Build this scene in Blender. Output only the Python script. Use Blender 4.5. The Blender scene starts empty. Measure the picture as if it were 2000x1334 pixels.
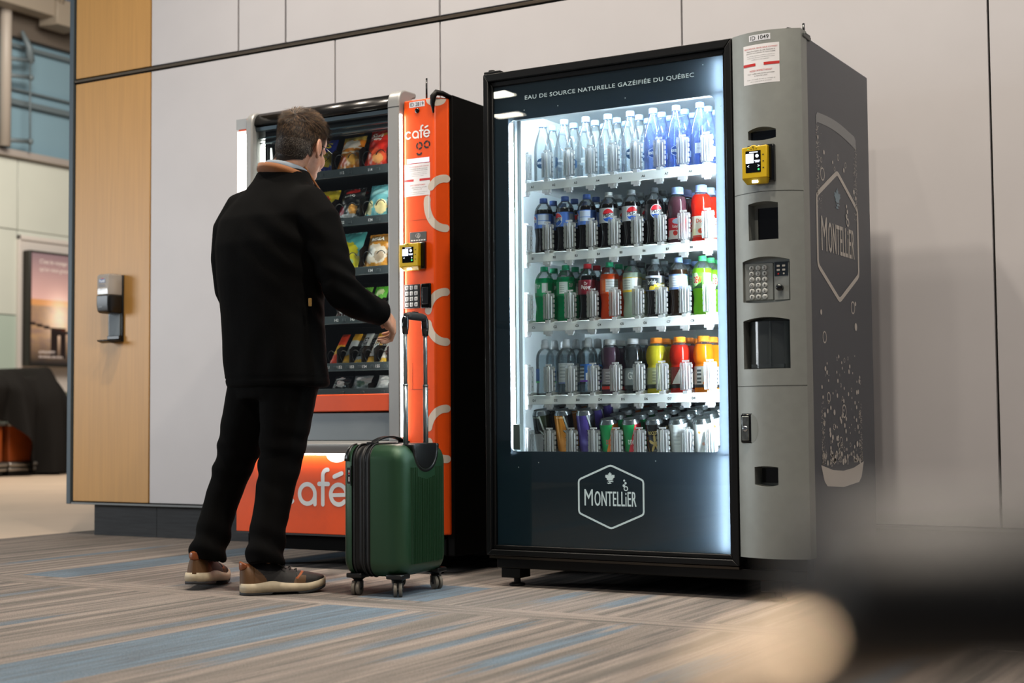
import bpy, bmesh, math, random
from math import pi, sin, cos, radians, sqrt, atan2, hypot
from mathutils import Vector, Matrix, noise as mnoise

C = bpy.context.scene
COL = C.collection
random.seed(7)

# ---------------------------------------------------------------- camera
def make_camera():
    cd = bpy.data.cameras.new('camera')
    cd.sensor_fit = 'HORIZONTAL'; cd.sensor_width = 36.0
    cd.lens = 2846.4 / 2000 * 36.0
    cd.clip_start = 0.02; cd.clip_end = 200
    cd.dof.use_dof = True; cd.dof.focus_distance = 4.95; cd.dof.aperture_fstop = 3.2
    yaw, pitch, roll = 0.528374254, 0.0538229649, -0.00846019788
    F = Vector((-sin(yaw)*cos(pitch), cos(yaw)*cos(pitch), sin(pitch)))
    R = Vector((cos(yaw), sin(yaw), 0)); U = R.cross(F)
    R2 = R*cos(roll) + U*sin(roll); U2 = -R*sin(roll) + U*cos(roll)
    m = Matrix((R2, U2, -F)).transposed().to_4x4(); m.translation = Vector((0, 0, 0.58))
    o = bpy.data.objects.new('camera', cd); o.matrix_world = m; COL.objects.link(o)
    C.camera = o
make_camera()

# ---------------------------------------------------------------- light and exposure
W = bpy.data.worlds.new('hall_ambience'); C.world = W; W.use_nodes = True
W.node_tree.nodes['Background'].inputs[0].default_value = (0.80, 0.86, 1.0, 1)
W.node_tree.nodes['Background'].inputs[1].default_value = 0.12

def area(name, loc, target, sx, sy, power, col, spread=180):
    l = bpy.data.lights.new(name, 'AREA'); l.shape = 'RECTANGLE'; l.size = sx; l.size_y = sy
    l.energy = power; l.color = col; l.spread = radians(spread)
    o = bpy.data.objects.new(name, l); COL.objects.link(o); o.location = loc
    d = Vector(target) - Vector(loc); o.rotation_euler = d.to_track_quat('-Z', 'Y').to_euler()
    return o
# daylight from the glazed side of the hall (left and in front of the machines)
area('daylight_window', (-9.5, 0.9, 1.75), (-2.5, 5.0, 1.5), 2.4, 1.5, 185, (0.88, 0.95, 1.0))
# warm downlights in the hall ceiling
for i, (x, y, p) in enumerate([(-4.44, 3.9, 52), (-2.93, 3.7, 54), (-1.42, 3.5, 62), (0.1, 3.4, 44), (-2.2, 0.9, 26), (-0.6, 0.8, 58)]):
    area('ceiling_downlight', (x, y, 4.3), (x, y, 0), 0.13, 0.13, p, (1.0, 0.88, 0.74), 150)
# light of the concourse behind the corner
area('concourse_light', (-10.5, 10.5, 6.0), (-12.5, 12.5, 0), 3, 3, 560, (1.0, 0.92, 0.82))
# two far downlights whose glint shows in the drinks machine's glass
area('far_downlight', (-7.40, -3.60, 3.84), (-7.4, -3.6, 0), 0.30, 0.22, 16, (1.0, 0.93, 0.80))
area('far_downlight', (-7.28, -3.60, 3.62), (-7.28, -3.6, 0), 0.30, 0.16, 9, (1.0, 0.88, 0.74))

C.view_settings.view_transform = 'Standard'; C.view_settings.look = 'None'
C.view_settings.exposure = 0.0; C.view_settings.gamma = 1.0; C.view_settings.use_curve_mapping = False
C.cycles.max_bounces = 10; C.cycles.transparent_max_bounces = 24; C.cycles.transmission_bounces = 6
C.cycles.diffuse_bounces = 3; C.cycles.glossy_bounces = 3
C.cycles.caustics_reflective = False; C.cycles.caustics_refractive = False
C.cycles.use_denoising = True; C.cycles.sample_clamp_indirect = 6.0
C.cycles.use_adaptive_sampling = True; C.cycles.adaptive_threshold = 0.02
# ---------------------------------------------------------------- helpers: materials
def lin(h):
    if isinstance(h, tuple): return h
    h = h.lstrip('#'); r = []
    for i in (0, 2, 4):
        c = int(h[i:i+2], 16)/255
        r.append(c/12.92 if c <= 0.04045 else ((c+0.055)/1.055)**2.4)
    return tuple(r)
_M = {}
def mat(name, col='888888', rough=0.5, metal=0.0, spec=0.5, coat=0.0, bump=0.0, bscale=200.0, vary=0.0, vscale=8.0,
        stretch=None, emit=None, estr=0.0, paint=False, sheen=0.0, alpha=None, col2=None, detail=3.0):
    """procedural principled material: optional noise variation and bump"""
    if name in _M: return _M[name]
    m = bpy.data.materials.new(name); m.use_nodes = True; nt = m.node_tree; N = nt.nodes; L = nt.links
    b = N['Principled BSDF']; c = lin(col)
    b.inputs['Base Color'].default_value = (*c, 1); b.inputs['Roughness'].default_value = rough
    b.inputs['Metallic'].default_value = metal; b.inputs['Specular IOR Level'].default_value = spec
    b.inputs['Coat Weight'].default_value = coat; b.inputs['Coat Roughness'].default_value = 0.08
    b.inputs['Sheen Weight'].default_value = sheen
    if emit: b.inputs['Emission Color'].default_value = (*lin(emit), 1); b.inputs['Emission Strength'].default_value = estr
    src = None
    if paint:
        a = N.new('ShaderNodeAttribute'); a.attribute_name = 'Col'; src = a.outputs['Color']
    tc = None
    def coords(scale, st):
        tc = N.new('ShaderNodeTexCoord'); mp = N.new('ShaderNodeMapping'); L.new(tc.outputs['Object'], mp.inputs['Vector'])
        s = st or (1, 1, 1); mp.inputs['Scale'].default_value = (scale*s[0], scale*s[1], scale*s[2]); return mp.outputs[0]
    if vary or col2:
        n = N.new('ShaderNodeTexNoise'); n.inputs['Scale'].default_value = 1.0; n.inputs['Detail'].default_value = detail
        L.new(coords(vscale, stretch), n.inputs['Vector'])
        mx = N.new('ShaderNodeMix'); mx.data_type = 'RGBA'
        rp = N.new('ShaderNodeMapRange'); rp.inputs[1].default_value = 0.35; rp.inputs[2].default_value = 0.65
        L.new(n.outputs['Fac'], rp.inputs[0]); L.new(rp.outputs[0], mx.inputs['Factor'])
        if col2: A, B = c, lin(col2)
        else: A, B = tuple(x*(1-vary) for x in c), tuple(min(1, x*(1+vary)) for x in c)
        mx.inputs['A'].default_value = (*A, 1); mx.inputs['B'].default_value = (*B, 1)
        if src is not None:
            mm = N.new('ShaderNodeMix'); mm.data_type = 'RGBA'; mm.blend_type = 'MULTIPLY'; mm.inputs['Factor'].default_value = 1
            mx.inputs['A'].default_value = (1-vary,)*3+(1,); mx.inputs['B'].default_value = (1, 1, 1, 1)
            L.new(src, mm.inputs['A']); L.new(mx.outputs['Result'], mm.inputs['B']); src = mm.outputs['Result']
        else: src = mx.outputs['Result']
    if src is not None: L.new(src, b.inputs['Base Color'])
    if bump:
        n = N.new('ShaderNodeTexNoise'); n.inputs['Scale'].default_value = 1.0; n.inputs['Detail'].default_value = 2
        L.new(coords(bscale, stretch), n.inputs['Vector'])
        bp = N.new('ShaderNodeBump'); bp.inputs['Strength'].default_value = bump; bp.inputs['Distance'].default_value = 0.002
        L.new(n.outputs['Fac'], bp.inputs['Height']); L.new(bp.outputs[0], b.inputs['Normal'])
    _M[name] = m; return m

def clear(name, tint='ffffff', body=0.1, bodycol='ffffff', rough=0.05, trans=0.0, gloss=1.0):
    """thin clear plastic or glass: tinted see-through + fresnel gloss + a little milky body"""
    if name in _M: return _M[name]
    m = bpy.data.materials.new(name); m.use_nodes = True; nt = m.node_tree; N = nt.nodes; L = nt.links
    out = N['Material Output']; N.remove(N['Principled BSDF'])
    t = N.new('ShaderNodeBsdfTransparent'); t.inputs[0].default_value = (*lin(tint), 1)
    d = N.new('ShaderNodeBsdfDiffuse'); d.inputs[0].default_value = (*lin(bodycol), 1)
    tr = N.new('ShaderNodeBsdfTranslucent'); tr.inputs[0].default_value = (*lin(bodycol), 1)
    dm = N.new('ShaderNodeMixShader'); dm.inputs[0].default_value = 0.5; L.new(d.outputs[0], dm.inputs[1]); L.new(tr.outputs[0], dm.inputs[2])
    m1 = N.new('ShaderNodeMixShader'); m1.inputs[0].default_value = body; L.new(t.outputs[0], m1.inputs[1]); L.new(dm.outputs[0], m1.inputs[2])
    g = N.new('ShaderNodeBsdfGlossy'); g.inputs['Roughness'].default_value = rough
    fr = N.new('ShaderNodeLayerWeight'); fr.inputs['Blend'].default_value = 0.28
    ml = N.new('ShaderNodeMath'); ml.operation = 'MULTIPLY_ADD'; ml.inputs[1].default_value = 0.8*gloss; ml.inputs[2].default_value = 0.03*gloss
    L.new(fr.outputs['Fresnel'], ml.inputs[0])
    m2 = N.new('ShaderNodeMixShader'); L.new(ml.outputs[0], m2.inputs[0]); L.new(m1.outputs[0], m2.inputs[1]); L.new(g.outputs[0], m2.inputs[2])
    L.new(m2.outputs[0], out.inputs[0]); _M[name] = m; return m

def drink(name, col, glow=0.5, rough=0.12):
    """coloured liquid in a bottle: glossy skin over a body that lets light through"""
    if name in _M: return _M[name]
    m = bpy.data.materials.new(name); m.use_nodes = True; nt = m.node_tree; N = nt.nodes; L = nt.links
    b = N['Principled BSDF']; b.inputs['Base Color'].default_value = (*lin(col), 1); b.inputs['Roughness'].default_value = rough
    tr = N.new('ShaderNodeBsdfTranslucent'); tr.inputs[0].default_value = (*lin(col), 1)
    mx = N.new('ShaderNodeMixShader'); mx.inputs[0].default_value = glow
    L.new(b.outputs[0], mx.inputs[1]); L.new(tr.outputs[0], mx.inputs[2]); L.new(mx.outputs[0], N['Material Output'].inputs[0])
    _M[name] = m; return m

# ---------------------------------------------------------------- helpers: meshes
class MB:
    def __init__(s): s.v = []; s.f = []; s.mi = []; s.sm = []; s.fc = []
    def add(s, verts, faces, mi=0, sm=False, col=None):
        b = len(s.v); s.v += [tuple(v) for v in verts]
        for k, f in enumerate(faces):
            s.f.append([b+i for i in f]); s.mi.append(mi); s.sm.append(sm)
            s.fc.append(col[k] if isinstance(col, list) else col)
        return s
    def box(s, x0, x1, y0, y1, z0, z1, mi=0, col=None):
        v = [(x, y, z) for z in (z0, z1) for y in (y0, y1) for x in (x0, x1)]
        return s.add(v, [(0, 2, 3, 1), (4, 5, 7, 6), (0, 1, 5, 4), (2, 6, 7, 3), (0, 4, 6, 2), (1, 3, 7, 5)], mi, False, col)
    def obox(s, c, ax, ay, az, mi=0, col=None):
        c, ax, ay, az = map(Vector, (c, ax, ay, az)); v = [c+ax*i+ay*j+az*k for k in (-1, 1) for j in (-1, 1) for i in (-1, 1)]
        return s.add(v, [(0, 2, 3, 1), (4, 5, 7, 6), (0, 1, 5, 4), (2, 6, 7, 3), (0, 4, 6, 2), (1, 3, 7, 5)], mi, False, col)
    def prism(s, poly, fn, t0, t1, mi=0, sm=False, col=None):
        n = len(poly); v = [fn(p[0], p[1], t0) for p in poly] + [fn(p[0], p[1], t1) for p in poly]
        s.add(v, [tuple(range(n))[::-1], tuple(range(n, 2*n))], mi, False, col)
        b = len(s.v)-2*n
        for i in range(n):
            j = (i+1) % n; s.f.append([b+i, b+j, b+n+j, b+n+i]); s.mi.append(mi); s.sm.append(sm); s.fc.append(col)
        return s
    def rings(s, rings, mi=0, sm=True, caps=(True, True), col=None, closed=True, mf=None):
        n = len(rings[0]); v = [p for r in rings for p in r]; f = []; ms = []
        for i in range(len(rings)-1):
            for j in range(n if closed else n-1):
                k = (j+1) % n; f.append((i*n+j, i*n+k, (i+1)*n+k, (i+1)*n+j)); ms.append(mf(i, j) if mf else mi)
        if caps[0]: f.append(tuple(range(n))[::-1]); ms.append(ms[0])
        if caps[1]: f.append(tuple(range((len(rings)-1)*n, len(rings)*n))); ms.append(ms[-2] if len(ms) > 1 else mi)
        b = len(s.v); s.v += [tuple(p) for p in v]
        for q, m_ in zip(f, ms): s.f.append([b+i for i in q]); s.mi.append(m_); s.sm.append(sm); s.fc.append(col)
        return s
    def lathe(s, prof, c=(0, 0, 0), n=24, mi=0, caps=(True, True), axis='z', wob=None, mf=None, col=None, sm=True):
        R = []
        for r, z in prof:
            ring = []
            for i in range(n):
                a = 2*pi*i/n; rr = r*(1 + (wob(a, z) if wob else 0))
                p = (rr*cos(a), rr*sin(a), z)
                if axis == 'x': p = (p[2], p[0], p[1])
                if axis == 'y': p = (p[0], p[2], -p[1]) if False else (p[1], p[2], p[0])
                ring.append((c[0]+p[0], c[1]+p[1], c[2]+p[2]))
            R.append(ring)
        return s.rings(R, mi, sm, caps, col, True, (lambda i, j: mf(i)) if mf else None)
    def tube(s, path, r, n=10, mi=0, caps=True, col=None):
        P = [Vector(p) for p in path]; R = []; up = None
        for i, p in enumerate(P):
            t = (P[min(i+1, len(P)-1)] - P[max(i-1, 0)]).normalized()
            if up is None:
                up = Vector((0, 0, 1)) if abs(t.z) < 0.9 else Vector((1, 0, 0))
            a = (up - t*up.dot(t)).normalized(); up = a; b = t.cross(a)
            rr = r[i] if isinstance(r, (list, tuple)) else r
            R.append([p + (a*cos(2*pi*k/n) + b*sin(2*pi*k/n))*rr for k in range(n)])
        return s.rings(R, mi, True, (caps, caps), col)
    def sphere(s, c, r, nu=20, nv=12, mi=0, col=None, fn=None):
        rx, ry, rz = (r, r, r) if not isinstance(r, tuple) else r
        R = []
        for i in range(nv+1):
            t = pi*i/nv; t = min(max(t, 0.03), pi-0.03)
            R.append([(c[0]+rx*sin(t)*cos(2*pi*j/nu), c[1]+ry*sin(t)*sin(2*pi*j/nu), c[2]-rz*cos(t)) for j in range(nu)])
        return s.rings(R, mi, True, (True, True), col)
    def grid(s, fn, nu, nv, mi=0, sm=True, colfn=None):
        v = [fn(i/nu, j/nv) for j in range(nv+1) for i in range(nu+1)]; f = []; c = []
        for j in range(nv):
            for i in range(nu):
                a = j*(nu+1)+i; q = colfn((i+.5)/nu, (j+.5)/nv) if colfn else None
                if q == 'none': continue
                f.append((a, a+1, a+nu+2, a+nu+1)); c.append(q)
        return s.add(v, f, mi, sm, c if colfn else None)
    def flat(s, vf, place, mi=0, col=None):
        v, f = vf; out = []
        for q in v:
            p = Vector(place(q[0], q[1]))
            if len(q) > 2 and q[2]:
                e = 1e-4; nn = (Vector(place(q[0]+e, q[1]))-p).cross(Vector(place(q[0], q[1]+e))-p).normalized(); p = p + nn*(q[2]*0.00012)
            out.append(p)
        return s.add(out, f, mi, False, col)
    def mesh(s, name, mats):
        me = bpy.data.meshes.new(name); me.from_pydata(s.v, [], s.f)
        for m in (mats if isinstance(mats, (list, tuple)) else [mats]): me.materials.append(m)
        me.polygons.foreach_set('material_index', s.mi); me.polygons.foreach_set('use_smooth', s.sm)
        if any(c is not None for c in s.fc):
            at = me.color_attributes.new('Col', 'FLOAT_COLOR', 'CORNER'); buf = []
            for p in me.polygons:
                c = s.fc[p.index]; c = lin(c) if c is not None else (0.8, 0.8, 0.8)
                buf += [c[0], c[1], c[2], 1.0]*p.loop_total
            at.data.foreach_set('color', buf)
        me.update(); return me
    def build(s, name, mats, parent=None, bevel=0, seg=2, sub=0, norm=True, loc=None):
        me = s.mesh(name, mats)
        if norm:
            bm = bmesh.new(); bm.from_mesh(me); bmesh.ops.recalc_face_normals(bm, faces=bm.faces); bm.to_mesh(me); bm.free()
        o = bpy.data.objects.new(name, me); COL.objects.link(o)
        if parent: o.parent = parent
        if loc: o.location = loc
        if bevel:
            md = o.modifiers.new('edge', 'BEVEL'); md.width = bevel; md.segments = seg; md.limit_method = 'ANGLE'; md.angle_limit = radians(40)
            md.harden_normals = False
            for p in me.polygons: p.use_smooth = True
            try: me.set_sharp_from_angle(angle=radians(40))
            except Exception: pass
        if sub:
            md = o.modifiers.new('smooth', 'SUBSURF'); md.levels = sub; md.render_levels = sub
        return o
def tag(o, label, cat, group=None, kind=None):
    if label: o['label'] = label
    if cat: o['category'] = cat
    if group: o['group'] = group
    if kind: o['kind'] = kind
    return o
def thing(name, label, cat, loc=(0, 0, 0), rz=0.0, group=None):
    o = bpy.data.objects.new(name, None); o.empty_display_size = 0.1; COL.objects.link(o)
    o.location = loc; o.rotation_euler = (0, 0, rz); return tag(o, label, cat, group)
def structure(o): o['kind'] = 'structure'; return o
def copy_tree(o, loc, rz, label, group=None):
    c = o.copy(); COL.objects.link(c); c.location = loc; c.rotation_euler = (0, 0, rz); c['label'] = label
    if group: c['group'] = group
    for ch in list(o.children):
        d = ch.copy(); COL.objects.link(d); d.parent = c
        for g in list(ch.children):
            e = g.copy(); COL.objects.link(e); e.parent = d
    return c

# ---------------------------------------------------------------- helpers: lettering and line art
_T = {}
def text(body, w=None, h=None, bold=0.0, shear=0.0, x=0.0, y=0.0, align='c', space=1.0, res=3):
    """flat outline of a line of writing, scaled into a w x h box around (x, y)"""
    key = (body, bold, shear, space, res)
    if key not in _T:
        cu = bpy.data.curves.new('writing', 'FONT'); cu.body = body; cu.size = 1; cu.offset = bold; cu.shear = shear
        cu.space_character = space; cu.resolution_u = res; cu.fill_mode = 'FRONT'
        o = bpy.data.objects.new('writing', cu); COL.objects.link(o)
        me = o.to_mesh(); v = [(p.co.x, p.co.y) for p in me.vertices]; f = [tuple(p.vertices) for p in me.polygons]
        o.to_mesh_clear(); bpy.data.objects.remove(o); bpy.data.curves.remove(cu); _T[key] = (v, f)
    v, f = _T[key]
    if not v: return [], []
    x0, x1 = min(p[0] for p in v), max(p[0] for p in v); y0, y1 = min(p[1] for p in v), max(p[1] for p in v)
    W_, H_ = x1-x0, y1-y0
    sx = w/W_ if w else h/H_; sy = h/H_ if h else w/W_
    ox = {'c': -(x0+x1)/2, 'l': -x0, 'r': -x1}[align]
    return [((p[0]+ox)*sx+x, (p[1]-(y0+y1)/2)*sy+y) for p in v], f
def stroke(pts, w, closed=False, cap=6):
    """a line of even width with round ends as flat polygons"""
    P = [Vector(p) for p in pts]; n = len(P); L_, R_ = [], []
    for i in range(n):
        a = P[(i-1) % n] if (closed or i > 0) else P[i]; b = P[(i+1) % n] if (closed or i < n-1) else P[i]
        t = (b-a).normalized(); nn = Vector((-t.y, t.x)); k = 1.0
        if (closed or 0 < i < n-1):
            t1 = (P[i]-a).normalized(); k = 1/max(0.5, Vector((-t1.y, t1.x)).dot(nn))
        L_.append(P[i]+nn*w/2*k); R_.append(P[i]-nn*w/2*k)
    v = [tuple(p) for p in L_+R_]; f = []
    for i in range(n if closed else n-1):
        j = (i+1) % n; f.append((i, j, n+j, n+i))
    if not closed and cap:
        for p, q in ((P[0], P[1]), (P[-1], P[-2])):
            t = (p-q).normalized(); a0 = atan2(t.y, t.x); b = len(v)
            v += [(p.x+w/2*cos(a0-pi/2+pi*k/cap), p.y+w/2*sin(a0-pi/2+pi*k/cap)) for k in range(cap+1)]
            f.append(tuple(range(b, b+cap+1)))
    return v, f
def arc(cx, cy, r, a0, a1, n=20, ry=None):
    ry = ry or r
    return [(cx+r*cos(radians(a0+(a1-a0)*i/n)), cy+ry*sin(radians(a0+(a1-a0)*i/n))) for i in range(n+1)]
def disc(cx, cy, r, n=20, ry=None):
    ry = ry or r
    return [(cx+r*cos(2*pi*i/n), cy+ry*sin(2*pi*i/n)) for i in range(n)], [tuple(range(n))]
def merge(*vfs):
    V, F, lay = [], [], 0
    for v, f in vfs:
        b = len(V); V += [(q[0], q[1], lay+(q[2] if len(q) > 2 else 0)) for q in v]; F += [tuple(b+i for i in q) for q in f]
        lay += 1 + max([q[2] if len(q) > 2 else 0 for q in v] or [0])
    return V, F
def xf(vf, sx=1, sy=None, x=0, y=0):
    sy = sx if sy is None else sy
    return [(p[0]*sx+x, p[1]*sy+y)+tuple(p[2:]) for p in vf[0]], vf[1]
def rrect(x0, x1, y0, y1, r, n=5):
    p = []
    for cx, cy, a in ((x1-r, y0+r, -90), (x1-r, y1-r, 0), (x0+r, y1-r, 90), (x0+r, y0+r, 180)):
        p += arc(cx, cy, r, a, a+90, n)
    return p
def poly(p): return list(p), [tuple(range(len(p)))]
# ---------------------------------------------------------------- the setting
def carpet_material():
    m = bpy.data.materials.new('striped_carpet'); m.use_nodes = True; nt = m.node_tree; N = nt.nodes; L = nt.links
    b = N['Principled BSDF']; b.inputs['Roughness'].default_value = 0.95; b.inputs['Specular IOR Level'].default_value = 0.15
    tc = N.new('ShaderNodeTexCoord'); sp = N.new('ShaderNodeSeparateXYZ'); L.new(tc.outputs['Object'], sp.inputs[0])
    def math_(op, a, b_=None, c=None, clamp=False):
        n = N.new('ShaderNodeMath'); n.operation = op; n.use_clamp = clamp
        for i, x in enumerate((a, b_, c)):
            if x is None: continue
            if isinstance(x, (int, float)): n.inputs[i].default_value = x
            else: L.new(x, n.inputs[i])
        return n.outputs[0]
    def noise_(sx, sy, det=4, rough=0.55, off=0.0):
        mp = N.new('ShaderNodeMapping'); L.new(tc.outputs['Object'], mp.inputs[0]); mp.inputs['Scale'].default_value = (sx, sy, 1); mp.inputs['Location'].default_value = (off, off*0.7, 0)
        n = N.new('ShaderNodeTexNoise'); n.inputs['Scale'].default_value = 1; n.inputs['Detail'].default_value = det; n.inputs['Roughness'].default_value = rough
        L.new(mp.outputs[0], n.inputs[0]); return n.outputs['Fac']
    def ramp(x, a, b_): 
        n = N.new('ShaderNodeMapRange'); n.inputs[1].default_value = a; n.inputs[2].default_value = b_; L.new(x, n.inputs[0]); return n.outputs[0]
    def mix(f, a, b_):
        n = N.new('ShaderNodeMix'); n.data_type = 'RGBA'
        if isinstance(f, float): n.inputs['Factor'].default_value = f
        else: L.new(f, n.inputs['Factor'])
        for k, x in (('A', a), ('B', b_)):
            if isinstance(x, tuple): n.inputs[k].default_value = (*x, 1)
            else: L.new(x, n.inputs[k])
        return n.outputs['Result']
    X, Y = sp.outputs[0], sp.outputs[1]
    band = math_('MULTIPLY', math_('GREATER_THAN', Y, 3.735), math_('LESS_THAN', math_('ADD', Y, math_('MULTIPLY', noise_(6, 2), 0.05)), 3.915))
    lines = mix(band, noise_(26, 0.75, 6, 0.62), noise_(0.9, 42, 5, 0.6, 3.1))
    base = mix(ramp(lines, 0.38, 0.62), lin('484747'), lin('9c9088'))
    wide = mix(band, noise_(9, 0.5, 3, 0.5, 9.3), noise_(0.6, 20, 3, 0.5, 5.0))
    base = mix(math_('MULTIPLY', ramp(wide, 0.52, 0.66), 0.75), base, lin('56534f'))
    # hand-placed blue planks: x0, x1, y0, y1, strength
    jag = math_('MULTIPLY', math_('SUBTRACT', noise_(60, 1.6, 3, 0.6, 1.7), 0.5), 0.10)
    jagy = math_('MULTIPLY', math_('SUBTRACT', noise_(45, 0.3, 3, 0.6, 4.4), 0.5), 0.9)
    def boxmask(x0, x1, y0, y1, s, hard):
        jx = 0.0 if hard else jag; jy = 0.0 if hard else jagy
        xx = math_('ADD', X, jx) if not hard else X; yy = math_('ADD', Y, jy) if not hard else Y
        a = ramp(math_('SUBTRACT', (x1-x0)/2, math_('ABSOLUTE', math_('SUBTRACT', xx, (x0+x1)/2))), 0.0, 0.004 if hard else 0.02)
        c = ramp(math_('SUBTRACT', (y1-y0)/2, math_('ABSOLUTE', math_('SUBTRACT', yy, (y0+y1)/2))), 0.0, 0.006 if hard else 0.12)
        return math_('MULTIPLY', math_('MULTIPLY', a, c), s)
    tot = None
    for q in [(-2.87, -2.55, 0.9, 3.735, 1.0, 1), (-4.50, -4.25, 3.93, 5.6, 1.0, 1), (-3.02, -2.95, 2.6, 3.7, 0.8, 0), (-1.87, -1.77, 2.85, 3.73, 1.0, 0),
              (-2.11, -2.04, 2.9, 3.72, 0.9, 0), (-2.26, -2.20, 2.95, 3.6, 0.9, 0), (-2.50, -2.39, 2.6, 3.7, 0.85, 0), (-2.33, -2.24, 4.0, 4.4, 0.9, 0),
              (-2.10, -2.00, 4.0, 4.45, 0.9, 0), (-3.48, -3.40, 2.8, 3.2, 0.8, 0), (-4.95, -4.86, 4.1, 5.2, 0.9, 0), (-1.72, -1.66, 2.9, 3.3, 0.8, 0),
              (-1.42, -1.30, 2.9, 3.4, 0.9, 0), (-2.90, -2.62, 3.93, 4.35, 1.0, 1), (-3.70, -3.55, 3.95, 4.5, 0.7, 0), (-5.35, -5.26, 3.2, 4.4, 0.8, 0), (-4.05, -3.98, 2.9, 3.7, 0.8, 0),
              (-3.32, -3.25, 3.95, 5.3, 0.8, 0), (-1.0, -0.9, 2.5, 3.6, 0.8, 0), (-3.95, -3.80, 4.3, 5.5, 0.9, 0), (-1.6, -1.4, 1.0, 2.6, 1.0, 1), (-3.9, -3.7, 1.2, 2.8, 0.9, 0)]:
        bm_ = boxmask(*q); tot = bm_ if tot is None else math_('MAXIMUM', tot, bm_)
    bluev = mix(ramp(noise_(40, 2.2, 5, 0.7, 2.2), 0.35, 0.68), lin('2c4a60'), lin('5c829c'))
    col = mix(math_('MULTIPLY', tot, 0.93), base, bluev)
    grain = noise_(520, 420, 2, 0.75)
    col = mix(math_('MULTIPLY', ramp(grain, 0.40, 0.62), 0.36), col, lin('d0c8c0'))
    g2 = noise_(300, 240, 2, 0.75, 8.0)
    col = mix(math_('MULTIPLY', ramp(g2, 0.62, 0.42), 0.44), col, lin('1c1a19'))
    L.new(col, b.inputs['Base Color'])
    bp = N.new('ShaderNodeBump'); bp.inputs['Strength'].default_value = 0.5; bp.inputs['Distance'].default_value = 0.004
    L.new(grain, bp.inputs['Height']); L.new(bp.outputs[0], b.inputs['Normal']); return m

structure(MB().box(-6.0, 6.0, -3.0, 6.6, -0.05, 0.0).build('floor', carpet_material()))
structure(MB().box(-24.0, -6.0, -3.0, 24.0, -0.05, 0.0).box(-6.0, 6.0, 6.6, 24, -0.05, 0).build('floor_concourse', mat('stone_tile', 'c9b39c', 0.42, vary=0.06, vscale=1.5)))
WALL = mat('grey_laminate', 'bebcbe', 0.48, bump=0.12, bscale=900, vary=0.02, vscale=3)
WOOD = mat('maple_veneer', 'b88a4a', 0.45, vary=0.05, vscale=5, stretch=(16, 16, 0.5), detail=6, bump=0.08, bscale=60)
DARK = mat('dark_gap', '16140f', 0.8)
TRIM = mat('bronze_trim', '5a5044', 0.35, metal=0.7)
STEEL = mat('brushed_aluminium', '8b9499', 0.38, metal=0.85)
YW = 5.47; G = 0.004
def panel(m, x0, x1, z0, z1, mi=0): m.box(x0+G, x1-G, YW, YW+0.018, z0+G, z1-G, mi)
m = MB()
xs = [-5.33, -4.151, -3.558, -2.372, -1.149, 0.037, 1.223, 2.409, 4.5]
for a, b in zip(xs, xs[1:]): panel(m, a, b, 0.172, 2.388)
xs = [-5.33, -4.745, -4.448, -3.558, -2.67, -2.375, -1.149, 0.037, 1.223, 2.409, 4.5]
for a, b in zip(xs, xs[1:]): panel(m, a, b, 2.410, 4.6)
structure(m.build('wall_back', WALL, bevel=0.0015, seg=1))
m = MB(); panel(m, -5.875, -5.33, 0.172, 2.388); panel(m, -5.875, -5.33, 2.410, 4.6)
structure(m.build('wall_wood', WOOD, bevel=0.0015, seg=1))
structure(MB().box(-5.87, 4.5, YW+0.018, 6.5, 0.165, 4.6).build('wall_core', DARK))
structure(MB().box(-5.90, 4.5, YW-0.006, YW+0.01, 2.392, 2.406).build('trim_1', TRIM, bevel=0.002))
structure(MB().box(-5.908, -5.877, YW-0.012, YW+0.08, 0.16, 4.6).build('trim_2', mat('edge_trim', '46525a', 0.55, metal=0.2), bevel=0.003))
structure(MB().box(-5.905, 4.5, YW-0.008, YW+0.06, 0.160, 0.170).build('trim_3', mat('base_trim', '6a6c6c', 0.5, metal=0.4), bevel=0.001))
BASE = mat('charred_plank', '18191b', 0.65, vary=0.65, vscale=6, stretch=(1, 1, 14), detail=6)
m = MB()
for a, b in ((-5.75, -5.31), (-5.309, -4.1), (-4.099, -2.9), (-2.899, -1.7), (-1.699, -0.5), (-0.499, 4.5)): m.box(a, b, 5.505, 5.53, 0.0, 0.162)
structure(m.build('baseboard_back', BASE, bevel=0.001, seg=1))
structure(MB().box(-5.74, 4.5, 5.53, 6.4, 0.0, 0.165).build('wall_plinth', DARK))

# far side of the concourse: a wall facing this way, with high windows
FX = -15.0
PALE = mat('pale_green_panel', 'c3c7bd', 0.35, vary=0.03, vscale=1); PALE2 = mat('mint_panel', 'a9b8ac', 0.3)
m = MB()
ys = [2.5, 5.1, 7.8, 10.4, 13.0, 15.6, 18.2, 21.0]
for a, b in zip(ys, ys[1:]):
    m.box(FX-0.1, FX, a+.008, b-.008, 3.1, 4.02); m.box(FX-0.1, FX, a+.008, b-.008, 1.99, 3.09)
    m.box(FX-0.1, FX, a+.008, b-.008, 0.06, 1.98, 1)
structure(m.build('wall_far', [PALE, PALE2], bevel=0.003, seg=1))
structure(MB().box(FX-0.3, FX-0.1, 2.5, 21, 0, 4.0).build('wall_far_core', mat('beige_core', '9a948a', 0.8)))
structure(MB().box(FX-0.15, FX+0.08, 2.5, 21, 4.03, 4.12).build('trim_4', mat('sill_metal', 'b9b0a8', 0.4, metal=0.4), bevel=0.01))
GLASSB = mat('blue_window_glass', '7b98a6', 0.22, spec=0.6, vary=0.05, vscale=0.6)
structure(MB().box(FX-0.14, FX-0.10, 2.5, 21, 4.12, 5.72).build('window_1', GLASSB))
MUL = mat('mullion', '5f6b70', 0.5)
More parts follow.
